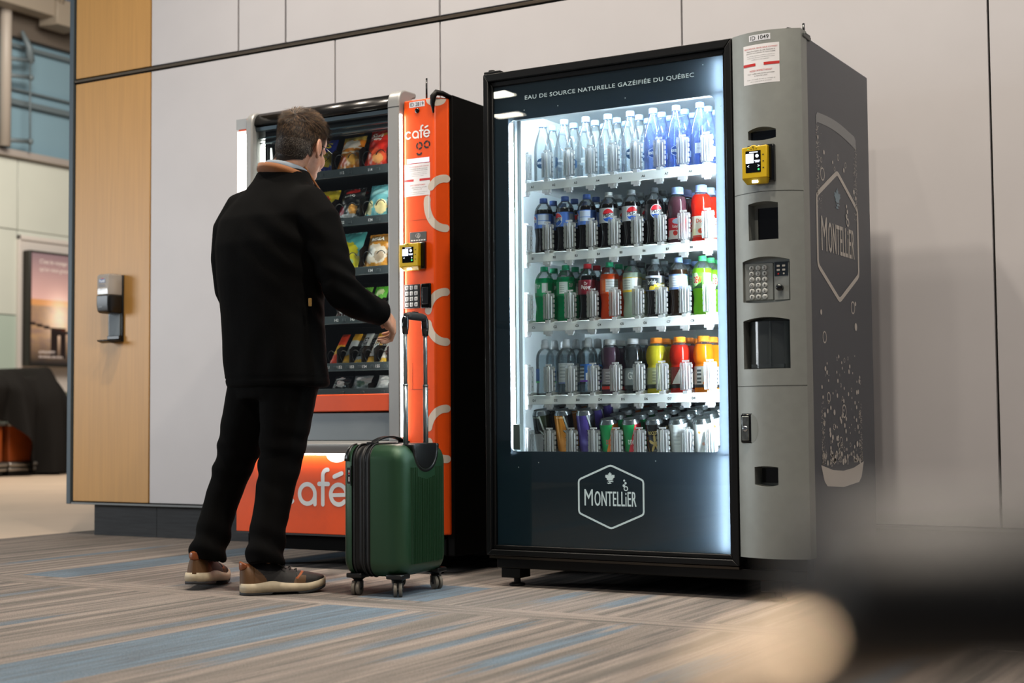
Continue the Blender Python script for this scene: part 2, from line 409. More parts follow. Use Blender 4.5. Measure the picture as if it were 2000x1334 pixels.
structure(MB().box(FX-0.10, FX-0.02, 2.5, 21, 4.74, 4.81).box(FX-0.10, FX-0.04, 2.5, 21, 4.93, 4.955).box(FX-0.10, FX-0.02, 2.5, 21, 5.49, 5.54).build('trim_5', MUL))
ROOF = mat('roof_steel', '5a5148', 0.7); RAFT = mat('rafter', '8a8072', 0.6)
structure(MB().box(FX-1, FX+0.02, 2.5, 21, 5.62, 5.95).build('trim_6', ROOF))
structure(MB().box(FX-1, -7.5, 2.5, 21, 6.9, 7.0).build('ceiling_concourse', mat('deck', '8d8275', 0.8, vary=0.15, vscale=2)))
m = MB().box(FX+0.2, FX+0.45, 2.5, 21, 5.88, 6.12)
for y in (11.0, 13.4, 15.8, 18.2):
    m.tube([(FX+0.3, y, 5.95), (FX+1.6, y+0.9, 6.9)], 0.07, 8); m.tube([(FX+0.3, y, 5.95), (FX+1.3, y-0.9, 6.9)], 0.07, 8)
    m.box(FX+0.16, FX+0.5, y-0.22, y+0.2, 5.78, 6.12)
structure(m.build('trim_7', RAFT, bevel=0.01, seg=1))

# steel post with bracket arms in front of the high windows
t = thing('steel_post', 'slim pale steel post with short bracket arms on the sill of the blue high windows', 'post', (-14.86, 12.66, 4.12))
MB().tube([(0, 0, 0), (0, 0, 2.75)], 0.075, 14).lathe([(0.07, 0), (0.07, 0.02), (0.06, 0.03)], n=16).build('post', mat('post_paint', 'a39a90', 0.5), t)
for z in (1.17, 0.95, 0.11):
    MB().tube([(0, 0.02, z-0.02), (0.0, 0.40, z+0.02)], 0.03, 8).sphere((0.0, 0.41, z+0.02), 0.045, 10, 8).build('bracket_arm', MUL, t)
MB().tube([(0.0, 0.26, 1.55), (0.0, 0.38, 1.36), (0.0, 0.40, 1.18)], [0.02, 0.05, 0.06], 8).tube([(0.0, 0.40, 1.2), (0.0, 0.41, 0.0)], 0.012, 6).build('tie_rod', MUL, t)

# poster in its niche
structure(MB().box(FX-0.02, FX+0.05, 12.99, 13.05-.03, 0.98, 3.03).box(FX-0.02, FX+0.05, 12.99, 15.2, 2.97, 3.03).box(FX-0.02, FX+0.05, 15.14, 15.2, 0.98, 3.03).box(FX-.02, FX+.03, 13.0, 15.2, 1.0, 3.0).build('trim_8', mat('niche_frame', 'c9c2bb', 0.45), bevel=0.006))
t = thing('poster', 'dark framed poster of a pink sunset and bridge on the far wall', 'poster', (FX+0.05, 13.05, 1.33))
pw, ph = 1.18, 1.50
MB().box(0, 0.13, 0, pw, 0, ph).build('frame', mat('poster_frame', '23211c', 0.4), t, bevel=0.008)
def sunset(u, v):
    sun = math.exp(-(((u-0.42)/0.17)**2 + ((v-0.42)/0.18)**2))
    if v > 0.56: c = [0.62-0.42*(v-0.56)/0.44, 0.38-0.24*(v-0.56)/0.44, 0.35-0.19*(v-0.56)/0.44]
    else: c = [0.30+0.1*mnoise.noise((u*9, v*22, 0)), 0.19+0.06*mnoise.noise((u*9, v*22, 0)), 0.12]
    if 0.53 < v < 0.585: c = [0.55, 0.26, 0.10]
    if v < 0.24: k = v/0.24; c = [x*k*0.9+0.012 for x in c]
    c = [1.35*c[0]+0.9*sun, 1.35*c[1]+0.74*sun, 1.35*c[2]+0.62*sun]
    tower = (0.30 < u < 0.52) and 0.06 < v < 0.33
    if tower and not (0.39 < u < 0.43 and v < 0.27): c = [0.02, 0.012, 0.01] if v < 0.31 else [0.10, 0.03, 0.015]
    cable = 0.30+0.30*(u-0.5)**2 - 0.16*(u-0.3)
    if abs(v-(0.365-0.14*u)) < 0.012: c = [0.03, 0.018, 0.015]
    return tuple(min(1, max(0, x)) for x in c)
MB().grid(lambda u, v: (0.1325, 0.03+u*(pw-0.06), 0.03+v*(ph-0.06)), 48, 72, colfn=sunset).build('print', mat('poster_print', 'ffffff', 0.3, paint=True), t)
pl = lambda x, y: (0.135, x, y)
m = MB()
for s_, x_, y_, w_ in (("C'est le voyage", 0.16, 1.36, 0.46), ("qu'on veut grand", 0.16, 1.26, 0.50)): m.flat(text(s_, w=w_, x=x_, y=y_, align='l', bold=0.01), pl)
for s_, x_, y_, w_ in (("LE PLUS PETIT", 0.16, 0.185, 0.27), ("DES GRANDS AÉROPORTS", 0.16, 0.125, 0.40)): m.flat(text(s_, w=w_, x=x_, y=y_, align='l', bold=0.03), pl)
m.build('lettering', mat('poster_white', 'e8dcd6', 0.4), t)
# ---------------------------------------------------------------- counters under a black cloth, far behind the corner
ORW = mat('orange_wood', '8c3f14', 0.4, vary=0.2, vscale=4); CHR = mat('worn_chrome', 'a8a29a', 0.3, metal=0.9); BLK = mat('matt_black', '0c0b0a', 0.7)
def counter(y, label):
    t = thing('display_counter', label, 'counter', (-13.35, y, 0), 0, 'display counters under the black cloth')
    MB().box(-0.3, 0.3, -0.33, 0.33, 0.16, 0.56).build('body', ORW, t, bevel=0.01)
    MB().box(-0.33, 0.33, -0.36, 0.36, 0.56, 0.60).box(-0.32, 0.32, -0.35, 0.35, 0.605, 0.66).build('tray_top', CHR, t, bevel=0.012)
    MB().box(-0.35, 0.35, -0.36, 0.36, 0.06, 0.10).box(-0.36, 0.36, -0.365, 0.365, 0.11, 0.155).build('chrome_skirt', CHR, t, bevel=0.015)
    MB().box(-0.3, 0.3, -0.33, 0.33, 0.0, 0.06).build('plinth', BLK, t)
counter(10.80, 'orange wood counter with chrome skirt left of the hanging black cloth')
counter(11.55, 'orange wood counter mostly hidden under the hanging black cloth')
counter(12.30, 'orange wood counter at the wood wall corner, beside black cloth')
def cloth(u, v):
    y = 10.35 + u*2.15
    top = 1.12 + 0.02*sin(y*7)
    # path across the depth: back edge, over the top, down the front
    w = v*1.0
    hump = max(0, 1-((y-11.33)/0.16)**2)*0.09 + max(0, 1-((y-11.78)/0.15)**2)*0.10
    drop = 0.62 if y < 11.18 else 0.03
    if 11.15 < y < 11.45: drop = 0.62 + (0.03-0.62)*((y-11.15)/0.3)
    side = max(0, (y-11.85)/0.42); 
    if w < 0.35: x = -13.85 + 0.75*w/0.35; z = top + hump
    else:
        q = (w-0.35)/0.65; z = (top+hump)*(1-q) + drop*q
        x = -13.10 + 0.16*sin(min(1, q*3)*pi/2) + 0.09*sin(y*15+q*2)*q + 0.04*sin(y*33+q)*q + hump*1.2*q
    z -= min(1, side)**1.4*0.42*(1-0.7*(w > 0.35)*0)
    if y > 12.3: z = min(z, 0.68)
    return (x, y, max(0.02, z))
tag(MB().grid(cloth, 70, 40).build('dust_cloth', mat('black_cloth', '120f0c', 0.85, spec=0.2)), 'black cloth draped over the orange counters by the far wall', 'cloth')
# ---------------------------------------------------------------- the beverage machine
BLACKP = mat('black_powder_coat', '070707', 0.5, spec=0.25, bump=0.05, bscale=700)
SIDEG = mat('slate_side_vinyl', '2a3340', 0.36, bump=0.1, bscale=900, vary=0.03, vscale=20)
SILV = mat('silver_plastic', '8d918d', 0.42, metal=0.35, bump=0.14, bscale=900, vary=0.03, vscale=30)
LINER = mat('white_liner', 'dfe6e8', 0.35); TRAYW = mat('white_tray', 'e6eaea', 0.4)
CLEARP = clear('clear_plastic', 'fafdff', 0.24, 'ffffff', 0.10, gloss=1.4)
PANE = clear('pane_glass', 'f2f7f6', 0.0, 'ffffff', 0.0, gloss=0.45)
LED = mat('cool_led', 'ffffff', 0.5, emit='eaf4ff', estr=230.0)
INK = mat('ink_black', '101214', 0.5); WHITEV = mat('white_vinyl', 'd8dcdc', 0.45); PAPER = mat('white_paper', 'd9d9db', 0.6)
REDINK = mat('red_ink', 'b8201c', 0.5); GREYINK = mat('grey_ink', '4a5056', 0.5); YEL = mat('reader_yellow', 'c9a812', 0.38)
BLKG = mat('gloss_black', '08090a', 0.15); CHROME = mat('chrome', 'b9bcbd', 0.18, metal=1.0)

def film_material():
    m = bpy.data.materials.new('backlit_film'); m.use_nodes = True; nt = m.node_tree; N = nt.nodes; L = nt.links
    b = N['Principled BSDF']; b.inputs['Base Color'].default_value = (*lin('1a2c3a'), 1); b.inputs['Roughness'].default_value = 0.35
    tr = N.new('ShaderNodeBsdfTranslucent'); tr.inputs[0].default_value = (0.38, 0.47, 0.58, 1)
    mx = N.new('ShaderNodeMixShader'); mx.inputs[0].default_value = 0.028
    L.new(b.outputs[0], mx.inputs[1]); L.new(tr.outputs[0], mx.inputs[2]); L.new(mx.outputs[0], N['Material Output'].inputs[0]); return m

def leaf_emblem(cx, cy, h):
    half = [(0, 1), (.09, .80), (.17, .86), (.14, .60), (.29, .74), (.32, .66), (.46, .69), (.41, .52), (.49, .47), (.27, .28), (.30, .20)]
    pts = half + [(-x, y) for x, y in reversed(half[1:])]
    v = [(cx+x*h*0.72*1.25, cy+(y-0.2)*h*0.72) for x, y in pts]
    c = [(cx, cy+0.3*h*0.72)] + v; f = [(0, i+1, (i+1) % len(v)+1) for i in range(len(v))]
    out = [(c, f)]
    for k, (w, dx) in enumerate(((0.62, 0.0), (0.55, 0.06), (0.42, -0.06))):
        y = cy - h*(0.03+0.13*k); n = 10
        up = [(cx+dx*h+w*h*(i/n-0.5), y + 0.05*h*sin(pi*i/n) + 0.02*h*sin(4*pi*i/n)) for i in range(n+1)]
        dn = [(cx+dx*h+w*h*(i/n-0.5), y - 0.05*h*sin(pi*i/n) + 0.02*h*sin(4*pi*i/n)) for i in range(n, -1, -1)]
        out.append(poly(up+dn[1:-1]))
    return merge(*out)
def spring_logo(cx, cz, hw, hh, lw):
    """hexagon badge with the word, the leaf and the bubbles: (badge, leaf)"""
    hexp = []; cor = [(0, hh), (hw, hh*0.53), (hw, -hh*0.53), (0, -hh), (-hw, -hh*0.53), (-hw, hh*0.53)]
    for i in range(6):
        p, a, b = Vector(cor[i]), Vector(cor[i-1]), Vector(cor[(i+1) % 6]); r = 0.07*hw
        p0 = p+(a-p).normalized()*r; p1 = p+(b-p).normalized()*r
        for t in (0, 0.5, 1): hexp.append(tuple(p0*(1-t)**2 + p*2*t*(1-t) + p1*t*t))
    parts = [xf(stroke(hexp, lw, True), 1, 1, cx, cz)]
    z0 = cz - 0.06*hh
    for d in (-0.006, 0.006):
        parts.append(text('M', w=0.26*hw, h=0.52*hh, x=cx-0.69*hw+d*hw*0.5, y=z0+0.03*hh)); parts.append(text('ONTELLiER', w=1.28*hw, h=0.47*hh, x=cx+0.14*hw+d*hw, y=z0, space=1.07))
    for dx, dz, r in ((0.42, 0.52, 0.03), (0.46, 0.44, 0.035), (0.41, 0.36, 0.04)): parts.append(xf(disc(0, 0, r*hw, 12), 1, 1, cx+dx*hw, cz+dz*hh))
    parts.append(xf(stroke(arc(0, 0, 0.055*hw, 0, 345, 14), 0.028*hw, True), 1, 1, cx+0.47*hw, cz+0.27*hh))
    return merge(*parts), leaf_emblem(cx-0.02*hw, cz+0.55*hh, 0.36*hw)

bev = thing('beverage_vending_machine', 'tall black drinks vending machine with lit glass front and grey side panel', 'vending machine', (-2.69, 4.4, 0))
Wd, Ht = 1.185, 1.80
m = MB().box(1.163, Wd, 0.04, 0.73, 0.07, Ht, 1).box(0.012, 0.035, 0.075, 0.73, 0.07, Ht).box(0.035, 1.163, 0.705, 0.73, 0.07, Ht).box(0.035, 1.163, 0.075, 0.73, 1.775, Ht)
m.box(0.035, 1.163, 0.075, 0.705, 0.07, 0.16).box(0.035, 1.163, 0.03, 0.07, 0.062, 0.098).box(0.945, 0.962, 0.075, 0.705, 0.16, 1.775)
m.build('cabinet', [BLACKP, SIDEG], bev, bevel=0.004)
MB().box(0.06, 1.10, 0.07, 0.62, 1.803, 1.832).build('top_cover', BLACKP, bev, bevel=0.004)
m = MB().box(0.05, 0.125, 0.035, 0.11, 0.028, 0.062); m.lathe([(0.012, 0.008), (0.012, 0.03)], (0.10, 0.06, 0), 12).lathe([(0.028, 0), (0.028, 0.008), (0.014, 0.012)], (0.10, 0.06, 0), 16)
m.build('leg', BLACKP, bev, bevel=0.002)
for dx, dy in ((0.96, 0), (0, 0.56), (0.96, 0.56)): m.build('leg', BLACKP, bev, bevel=0.002, loc=(dx, dy, 0))
# interior liner
m = MB().box(0.036, 0.052, 0.08, 0.70, 0.30, 1.774).box(0.928, 0.944, 0.08, 0.70, 0.30, 1.774).box(0.052, 0.928, 0.688, 0.704, 0.30, 1.774).box(0.052, 0.928, 0.08, 0.688, 1.715, 1.73).box(0.052, 0.928, 0.08, 0.688, 0.41, 0.425)
for x in (0.30, 0.52, 0.74): m.box(x-0.004, x+0.004, 0.685, 0.69, 0.43, 1.71)
m.build('liner', LINER, bev)
MB().box(0.058, 0.066, 0.09, 0.10, 0.43, 1.71).box(0.075, 0.083, 0.085, 0.095, 0.43, 1.71).box(0.914, 0.922, 0.085, 0.095, 0.43, 1.71).build('gasket', mat('dark_gasket', '20282b', 0.6), bev)
# door frame with a stepped inner lip
m = MB()
X0, X1, Z0, Z1 = 0.010, 0.953, 0.108, 1.813; x0, x1, z0, z1 = 0.030, 0.930, 0.128, 1.785
for (a0, a1, c0, c1, yy) in ((X0, X1, Z0, Z1, (x0, x1, z0, z1, 0.0, 0.075)), (x0, x1, z0, z1, (0.042, 0.918, 0.143, 1.767, 0.014, 0.06))):
    i0, i1, k0, k1, ya, yb = yy
    for q in ([(a0, c0), (a1, c0), (i1, k0), (i0, k0)], [(a1, c0), (a1, c1), (i1, k1), (i1, k0)], [(a1, c1), (a0, c1), (i0, k1), (i1, k1)], [(a0, c1), (a0, c0), (i0, k0), (i0, k1)]):
        m.prism(q, lambda x, z, y: (x, y, z), ya, yb)
door = m.build('door_frame', mat('black_door_frame', '060708', 0.42, spec=0.3, bump=0.03, bscale=900), bev, bevel=0.003)
MB().box(0.008, 0.075, 0.01, 0.06, 1.815, 1.824).lathe([(0.012, 1.815), (0.012, 1.832)], (0.03, 0.03, 0), 12).build('hinge', BLACKP, bev, bevel=0.002)
MB().box(0.012, 0.945, 0.018, 0.07, 0.096, 0.104).build('bottom_rail', mat('rail_edge', '4a4238', 0.35, metal=0.6), bev)
# printed film round the window, lit from behind by the tube in the door
FX0, FX1, FZ0, FZ1 = 0.042, 0.918, 0.143, 1.767; WX0, WX1, WZ0, WZ1 = 0.099, 0.884, 0.470, 1.640
inner = rrect(WX0, WX1, WZ0, WZ1, 0.022, 5); outer = []
for i, (px, pz) in enumerate(inner):
    k = i//6; outer.append(((FX1, FZ0), (FX1, FZ1), (FX0, FZ1), (FX0, FZ0))[k])
m = MB(); n = len(inner)
m.add([(x, 0.026, z) for x, z in inner] + [(x, 0.026, z) for x, z in outer], [(i, (i+1) % n, n+(i+1) % n, n+i) for i in range(n)])
film = m.build('graphic_film', film_material(), bev)
pf = lambda x, z: (x, 0.0245, z)
FILMW = mat('backlit_white', 'd8dcdc', 0.45, emit='dfe8ec', estr=0.38)
bd, lf = spring_logo(0.4875, 0.3185, 0.1215, 0.1065, 0.0062)
MB().flat(bd, pf).build('badge', FILMW, film); MB().flat(lf, pf).build('leaf', FILMW, film)
tx = text('EAU DE SOURCE NATURELLE GAZÉIFIÉE DU QUÉBEC', w=0.645, h=0.021, bold=0.010, space=1.08); MB().flat(xf(tx, 1, 1, 0.4905, 1.7165), pf).build('lettering', FILMW, film)
m = MB()
for x, z in ((0.165, 1.672), (0.30, 1.672), (0.56, 1.668), (0.845, 1.745), (0.13, 0.415), (0.21, 0.432), (0.655, 0.44), (0.905, 1.60)): m.flat(disc(x, z, 0.0022, 8), pf)
m.build('dust_speck', WHITEV, film)
MB().box(0.042, 0.918, 0.019, 0.022, 0.143, 1.767).build('glass_pane', PANE, bev)
# white light box behind the film and the two tubes
LB = mat('light_box_white', 'd6dde0', 0.6)
m = MB().box(0.045, 0.916, 0.068, 0.072, 0.146, 0.46).box(0.045, 0.916, 0.030, 0.072, 0.458, 0.464).box(0.045, 0.880, 0.068, 0.072, 1.66, 1.765).box(0.045, 0.916, 0.03, 0.072, 1.645, 1.650)
m.box(0.045, 0.052, 0.03, 0.068, 0.146, 0.458).box(0.045, 0.90, 0.03, 0.068, 0.143, 0.147).box(0.045, 0.097, 0.05, 0.054, 0.464, 1.645).box(0.903, 0.917, 0.062, 0.07, 0.146, 1.765).box(0.9165, 0.9178, 0.028, 0.07, 0.146, 1.765)
m.build('light_box', LB, bev)
MB().tube([(0.897, 0.046, 0.155), (0.897, 0.046, 1.755)], 0.0075, 12).build('light_tube', LED, bev)
MB().tube([(0.103, 0.046, 0.475), (0.103, 0.046, 1.635)], 0.0055, 12).build('light_tube', LED, bev)
MB().tube([(0.10, 0.100, 1.700), (0.89, 0.100, 1.700)], 0.008, 12).build('light_tube', LED, bev)
MB().box(0.0965, 0.0985, 0.0275, 0.062, 0.465, 1.644).build('tube_light_blocker', BLACKP, bev)  # added unseen wall, keeps tube light off the left film
MB().box(0.110, 0.116, 0.040, 0.075, 0.468, 1.643).box(0.118, 0.130, 0.06, 0.075, 0.468, 1.643).build('tube_holder', mat('pale_holder', 'c2ccd2', 0.4), bev)

# trays with clear flaps between the columns
ZS = [1.425, 1.168, 0.921, 0.662, 0.455]; XC = [0.162+0.0873*k for k in range(8)]; YC = 0.165
fl = MB()
for s in (-1, 1):
    fl.obox((s*0.0105, 0.004, 0.058), (0.009, 0.005*1, 0), (-0.0006*s, 0.0012, 0), (0, 0, 0.046))
    fl.obox((s*0.0045, -0.003, 0.058), (0.0012, 0, 0), (0, 0.003, 0), (0, 0, 0.044)); fl.obox((s*0.014, -0.001, 0.055), (0.0012, 0, 0), (0, 0.003, 0), (0, 0, 0.038))
    for k in range(5): fl.obox((s*0.0205, 0.004, 0.025+0.017*k), (0.0022, 0, 0), (0, 0.003, 0), (0, 0, 0.0055))
fl.tube([(0, 0, -0.002), (0, 0, 0.108)], 0.0032, 8).obox((0, 0, 0.109), (0.012, 0, 0), (0, 0.003, 0), (0, 0, 0.003)).obox((0, 0.003, 0.004), (0.008, 0, 0), (0, 0.01, 0), (0, 0, 0.005))
fl.obox((0, -0.001, -0.036), (0.016, 0, 0), (0, 0.006, 0), (0, 0, 0.0055)).obox((0.003, -0.001, -0.044), (0.010, 0, 0), (0, 0.005, 0), (0, 0, 0.004)).obox((-0.012, -0.007, -0.036), (0.001, 0, 0), (0, 0.001, 0), (0, 0, 0.004)).obox((0.006, -0.007, -0.036), (0.001, 0, 0), (0, 0.001, 0), (0, 0, 0.004))
FROST = clear('frosted_rib', 'ffffff', 0.55, 'ffffff', 0.15, gloss=1.0); CLEARF = clear('clear_flap', 'fbfdff', 0.30, 'ffffff', 0.06, gloss=1.2)
for i in range(len(fl.f)): fl.mi[i] = 0 if i < 6 or 48 <= i < 54 else 1
flap_me = None
for r, z in enumerate(ZS):
    m = MB().box(0.088, 0.898, 0.108, 0.116, z-0.028, z+0.002);
    if r < 4: m.box(0.088, 0.898, 0.116, 0.64, z-0.010, z-0.004)
    else: m.prism([(0.116, -0.010), (0.130, -0.010), (0.64, 0.1087), (0.64, 0.1147), (0.130, -0.004), (0.116, -0.004)], lambda y, zz, x: (x, y, z+zz), 0.088, 0.898)
    for k in range(9 if r < 4 else 0): m.box(XC[0]-0.0436+0.0873*k-0.003, XC[0]-0.0436+0.0873*k+0.003, 0.13, 0.64, z-0.004, z+0.016)
    for k in range(8): m.obox((XC[k]+0.01, 0.110, z+0.003), (0.024, 0, 0), (0, 0.012, 0), (0, 0, 0.0015))
    for k in range(8 if r < 4 else 0): m.box(XC[k]-0.028, XC[k]-0.022, 0.116, 0.64, z-0.004, z-0.001).box(XC[k]+0.022, XC[k]+0.028, 0.116, 0.64, z-0.004, z-0.001)
    tr = m.build('tray', TRAYW, bev, bevel=0.001, seg=1)
    m = MB()
    for k in range(8): m.flat(text('ABCDE'[r]+str(k+1), h=0.0085, bold=0.03, x=XC[k]-0.014, y=z-0.014), lambda x, zz: (x, 0.1072, zz))
    if r < 4: m.build('slot_lettering', INK, tr)
    for k in range(9):
        if flap_me is None:
            o = fl.build('flap', [CLEARF, FROST], tr); flap_me = o.data
        else:
            o = bpy.data.objects.new('flap', flap_me); COL.objects.link(o); o.parent = tr
        o.location = (XC[0]-0.0436+0.0873*k, 0.112, z+(0.002 if r < 4 else -0.015)); o.rotation_euler = (0, 0, 0.06*sin(k*3+r))
# metal clip and price card seen in the lower corner of the window
MB().box(0.104, 0.134, 0.03, 0.036, 0.475, 0.565).build('corner_clip', mat('grey_clip', '6c7672', 0.4, metal=0.4), bev, bevel=0.004)
MB().box(0.135, 0.185, 0.10, 0.103, 0.46, 0.53).build('clear_stop', CLEARP, bev)

# ------------------------------------------------ silver control column, bowed in plan
CX0, CX1, CZ0, CZ1 = 0.957, 1.188, 0.139, 1.814
def bow(x): return 0.004 - 0.034*(1-((x-1.072)/0.1155)**2)
HOLES = [(1.016, 1.111, 1.468, 1.495, 0.010, -0.006, 0.014), (1.012, 1.113, 1.144, 1.260, 0.006, 0.0, 0.04), (0.986, 1.145, 0.949, 1.078, 0.012, -0.006, 0.010),
         (0.985, 1.142, 0.735, 0.888, 0.010, 0.0, 0.06), (1.019, 1.099, 0.370, 0.425, 0.003, -0.006, 0.045), (0.972, 1.012, 0.500, 0.594, 0.0, 0.0, 0.012)]
def col_front():
    m = MB(); xs = {CX0, CX1, 0.968}; zs = {CZ0, CZ1}
    for h in HOLES:
        for i in range(7): xs.add(h[0]+(h[1]-h[0])*i/6)
        zs.add(h[2]); zs.add(h[3])
    for i in range(24): xs.add(CX0+(CX1-CX0)*i/24)
    hb = sorted({h[0] for h in HOLES}|{h[1] for h in HOLES}|{CX0, CX1}); keep = list(hb)
    for x in sorted(xs):
        if all(abs(x-q) > 0.0022 for q in keep): keep.append(x)
    keep = [x for x in keep if not any(0 < abs(x-q) < 0.0005 for q in keep if q < x)]
    xs = sorted(keep); zs = sorted(zs); P = {}
    def vtx(i, k):
        x, z = xs[i], zs[k]; dz = 0
        for h in HOLES:
            if h[0]-6e-4 <= x <= h[1]+6e-4:
                q = 1-((x-(h[0]+h[1])/2)/((h[1]-h[0])/2))**2
                if abs(z-h[3]) < 1e-6: dz = h[4]*q
                if abs(z-h[2]) < 1e-6: dz = h[5]*q
        return (x, bow(x), z+dz)
    for i in range(len(xs)):
        for k in range(len(zs)): P[(i, k)] = len(m.v); m.v.append(vtx(i, k))
    def inside(i, k):
        x, z = (xs[i]+xs[i+1])/2, (zs[k]+zs[k+1])/2
        return any(h[0] < x < h[1] and h[2] < z < h[3] for h in HOLES)
    for i in range(len(xs)-1):
        for k in range(len(zs)-1):
            if inside(i, k): continue
            m.f.append([P[i, k], P[i+1, k], P[i+1, k+1], P[i, k+1]]); m.mi.append(0); m.sm.append(True); m.fc.append(None)
    for h in HOLES:   # pocket walls
        hx = [x for x in xs if h[0]-6e-4 <= x <= h[1]+6e-4]; n = len(hx); c = (h[0]+h[1])/2; w = (h[1]-h[0])/2
        loop = [(x, h[2]+h[5]*(1-((x-c)/w)**2)) for x in hx] + [(x, h[3]+h[4]*(1-((x-c)/w)**2)) for x in reversed(hx)]
        R = [[(x, bow(x), z) for x, z in loop], [(c+(x-c)*0.97, bow(c)+h[6]+0.02, z) for x, z in loop]]
        m.rings(R, 0, False, (False, True))
    s = [(CX0, bow(CX0)), (CX0, 0.06), (CX1, 0.06), (CX1, bow(CX1))]
    for (a, b) in zip(s, s[1:]): m.add([(a[0], a[1], CZ0), (b[0], b[1], CZ0), (b[0], b[1], CZ1), (a[0], a[1], CZ1)], [(0, 1, 2, 3)])
    top = [(CX0+(CX1-CX0)*i/24) for i in range(25)]
    for z in (CZ0, CZ1): m.add([(x, bow(x), z) for x in top]+[(x, 0.06, z) for x in reversed(top)], [tuple(range(50))])
    return m
colm = col_front().build('control_column', SILV, bev)
pc = lambda d: (lambda x, z: (x, bow(x)-d, z))
def strip(z, dz=0.0016, x0=CX0, x1=CX1, arch=0.0):
    xs = [x0+(x1-x0)*i/20 for i in range(21)]; c = (x0+x1)/2; w = (x1-x0)/2
    a = [arch*(1-((x-c)/w)**2) for x in xs]
    return [(x, z+q) for x, q in zip(xs, a)]+[(x, z+q+dz) for x, q in zip(xs, a)], [(i, i+1, i+22, i+21) for i in range(20)]
MB().flat(strip(1.294, 0.0018, arch=0.003), pc(0.0006)).flat(strip(0.680, 0.0018), pc(0.0006)).build('seam', mat('seam_dark', '30332f', 0.7), colm)
def sheet(x0, x1, z0, z1, n=10):
    return [(x0+(x1-x0)*i/n, z0) for i in range(n+1)]+[(x0+(x1-x0)*i/n, z1) for i in range(n+1)], [(i, i+1, i+n+2, i+n+1) for i in range(n)]
def sticker_id(s, x0, x1, z0, z1, place, parent, d=0.0005):
    o = MB().flat(sheet(x0, x1, z0, z1), place(d)).build('id_label', mat('label_white', 'cdd0d6', 0.55), parent)
    MB().flat(text(s, w=(x1-x0)*0.86, h=(z1-z0)*0.66, bold=0.005, x=(x0+x1)/2, y=(z0+z1)/2), place(d+0.0004)).build('id_lettering', INK, o)
def notice(x0, x1, z0, z1, place, parent, slide=0.0):
    w, h = x1-x0, z1-z0; cx = (x0+x1)/2
    o = MB().flat(sheet(x0, x1, z0, z1), place(0.0005)).build('notice', PAPER, parent)
    R = lambda f: z1-f*h
    red, dk, gr = MB(), MB(), MB()
    for s, ww, f in (('BESOIN DE QUELQUE CHOSE?', 0.92, 0.095), ('NEED SOMETHING?', 0.62, 0.665)): red.flat(text(s, w=ww*w, h=0.042*h, x=cx, y=R(f)), place(0.001))
    red.flat(sheet(x0, cx-0.14*w, R(0.545), R(0.475)), place(0.001)).flat(sheet(cx+0.09*w, x1, R(0.545), R(0.475)), place(0.001))
    for s, ww, f in (('Votre fournisseur de café, boissons et', 0.80, 0.16), ('solutions est à portée de votre mobile.', 0.82, 0.215), ('Your coffee and market provider', 0.76, 0.745), ('is here for you!', 0.36, 0.80)): dk.flat(text(s, w=ww*w, h=0.036*h, x=cx, y=R(f), bold=0.004), place(0.001))
    for s, ww, f in (('Numérisez, appelez, envoyez un courriel ou', 0.76, 0.285), ('visitez notre site pour nous soumettre votre', 0.76, 0.335), ('problème ou votre question.', 0.5, 0.385), ('Scan, call, email, or visit to contact us', 0.78, 0.885), ('about your issue or question.', 0.6, 0.94)): gr.flat(text(s, w=ww*w, h=0.027*h, x=cx, y=R(f)), place(0.001))
    red.build('red_print', REDINK, o); dk.build('black_print', INK, o); gr.build('grey_print', GREYINK, o)
sticker_id('ID 1049', 1.026, 1.099, 1.7835, 1.8035, pc, colm)
notice(1.004, 1.126, 1.645, 1.772, pc, colm)
MB().box(1.018, 1.110, 0.0005, 0.004, 1.466, 1.497).build('display', mat('display_dark', '0a1018', 0.1), colm)
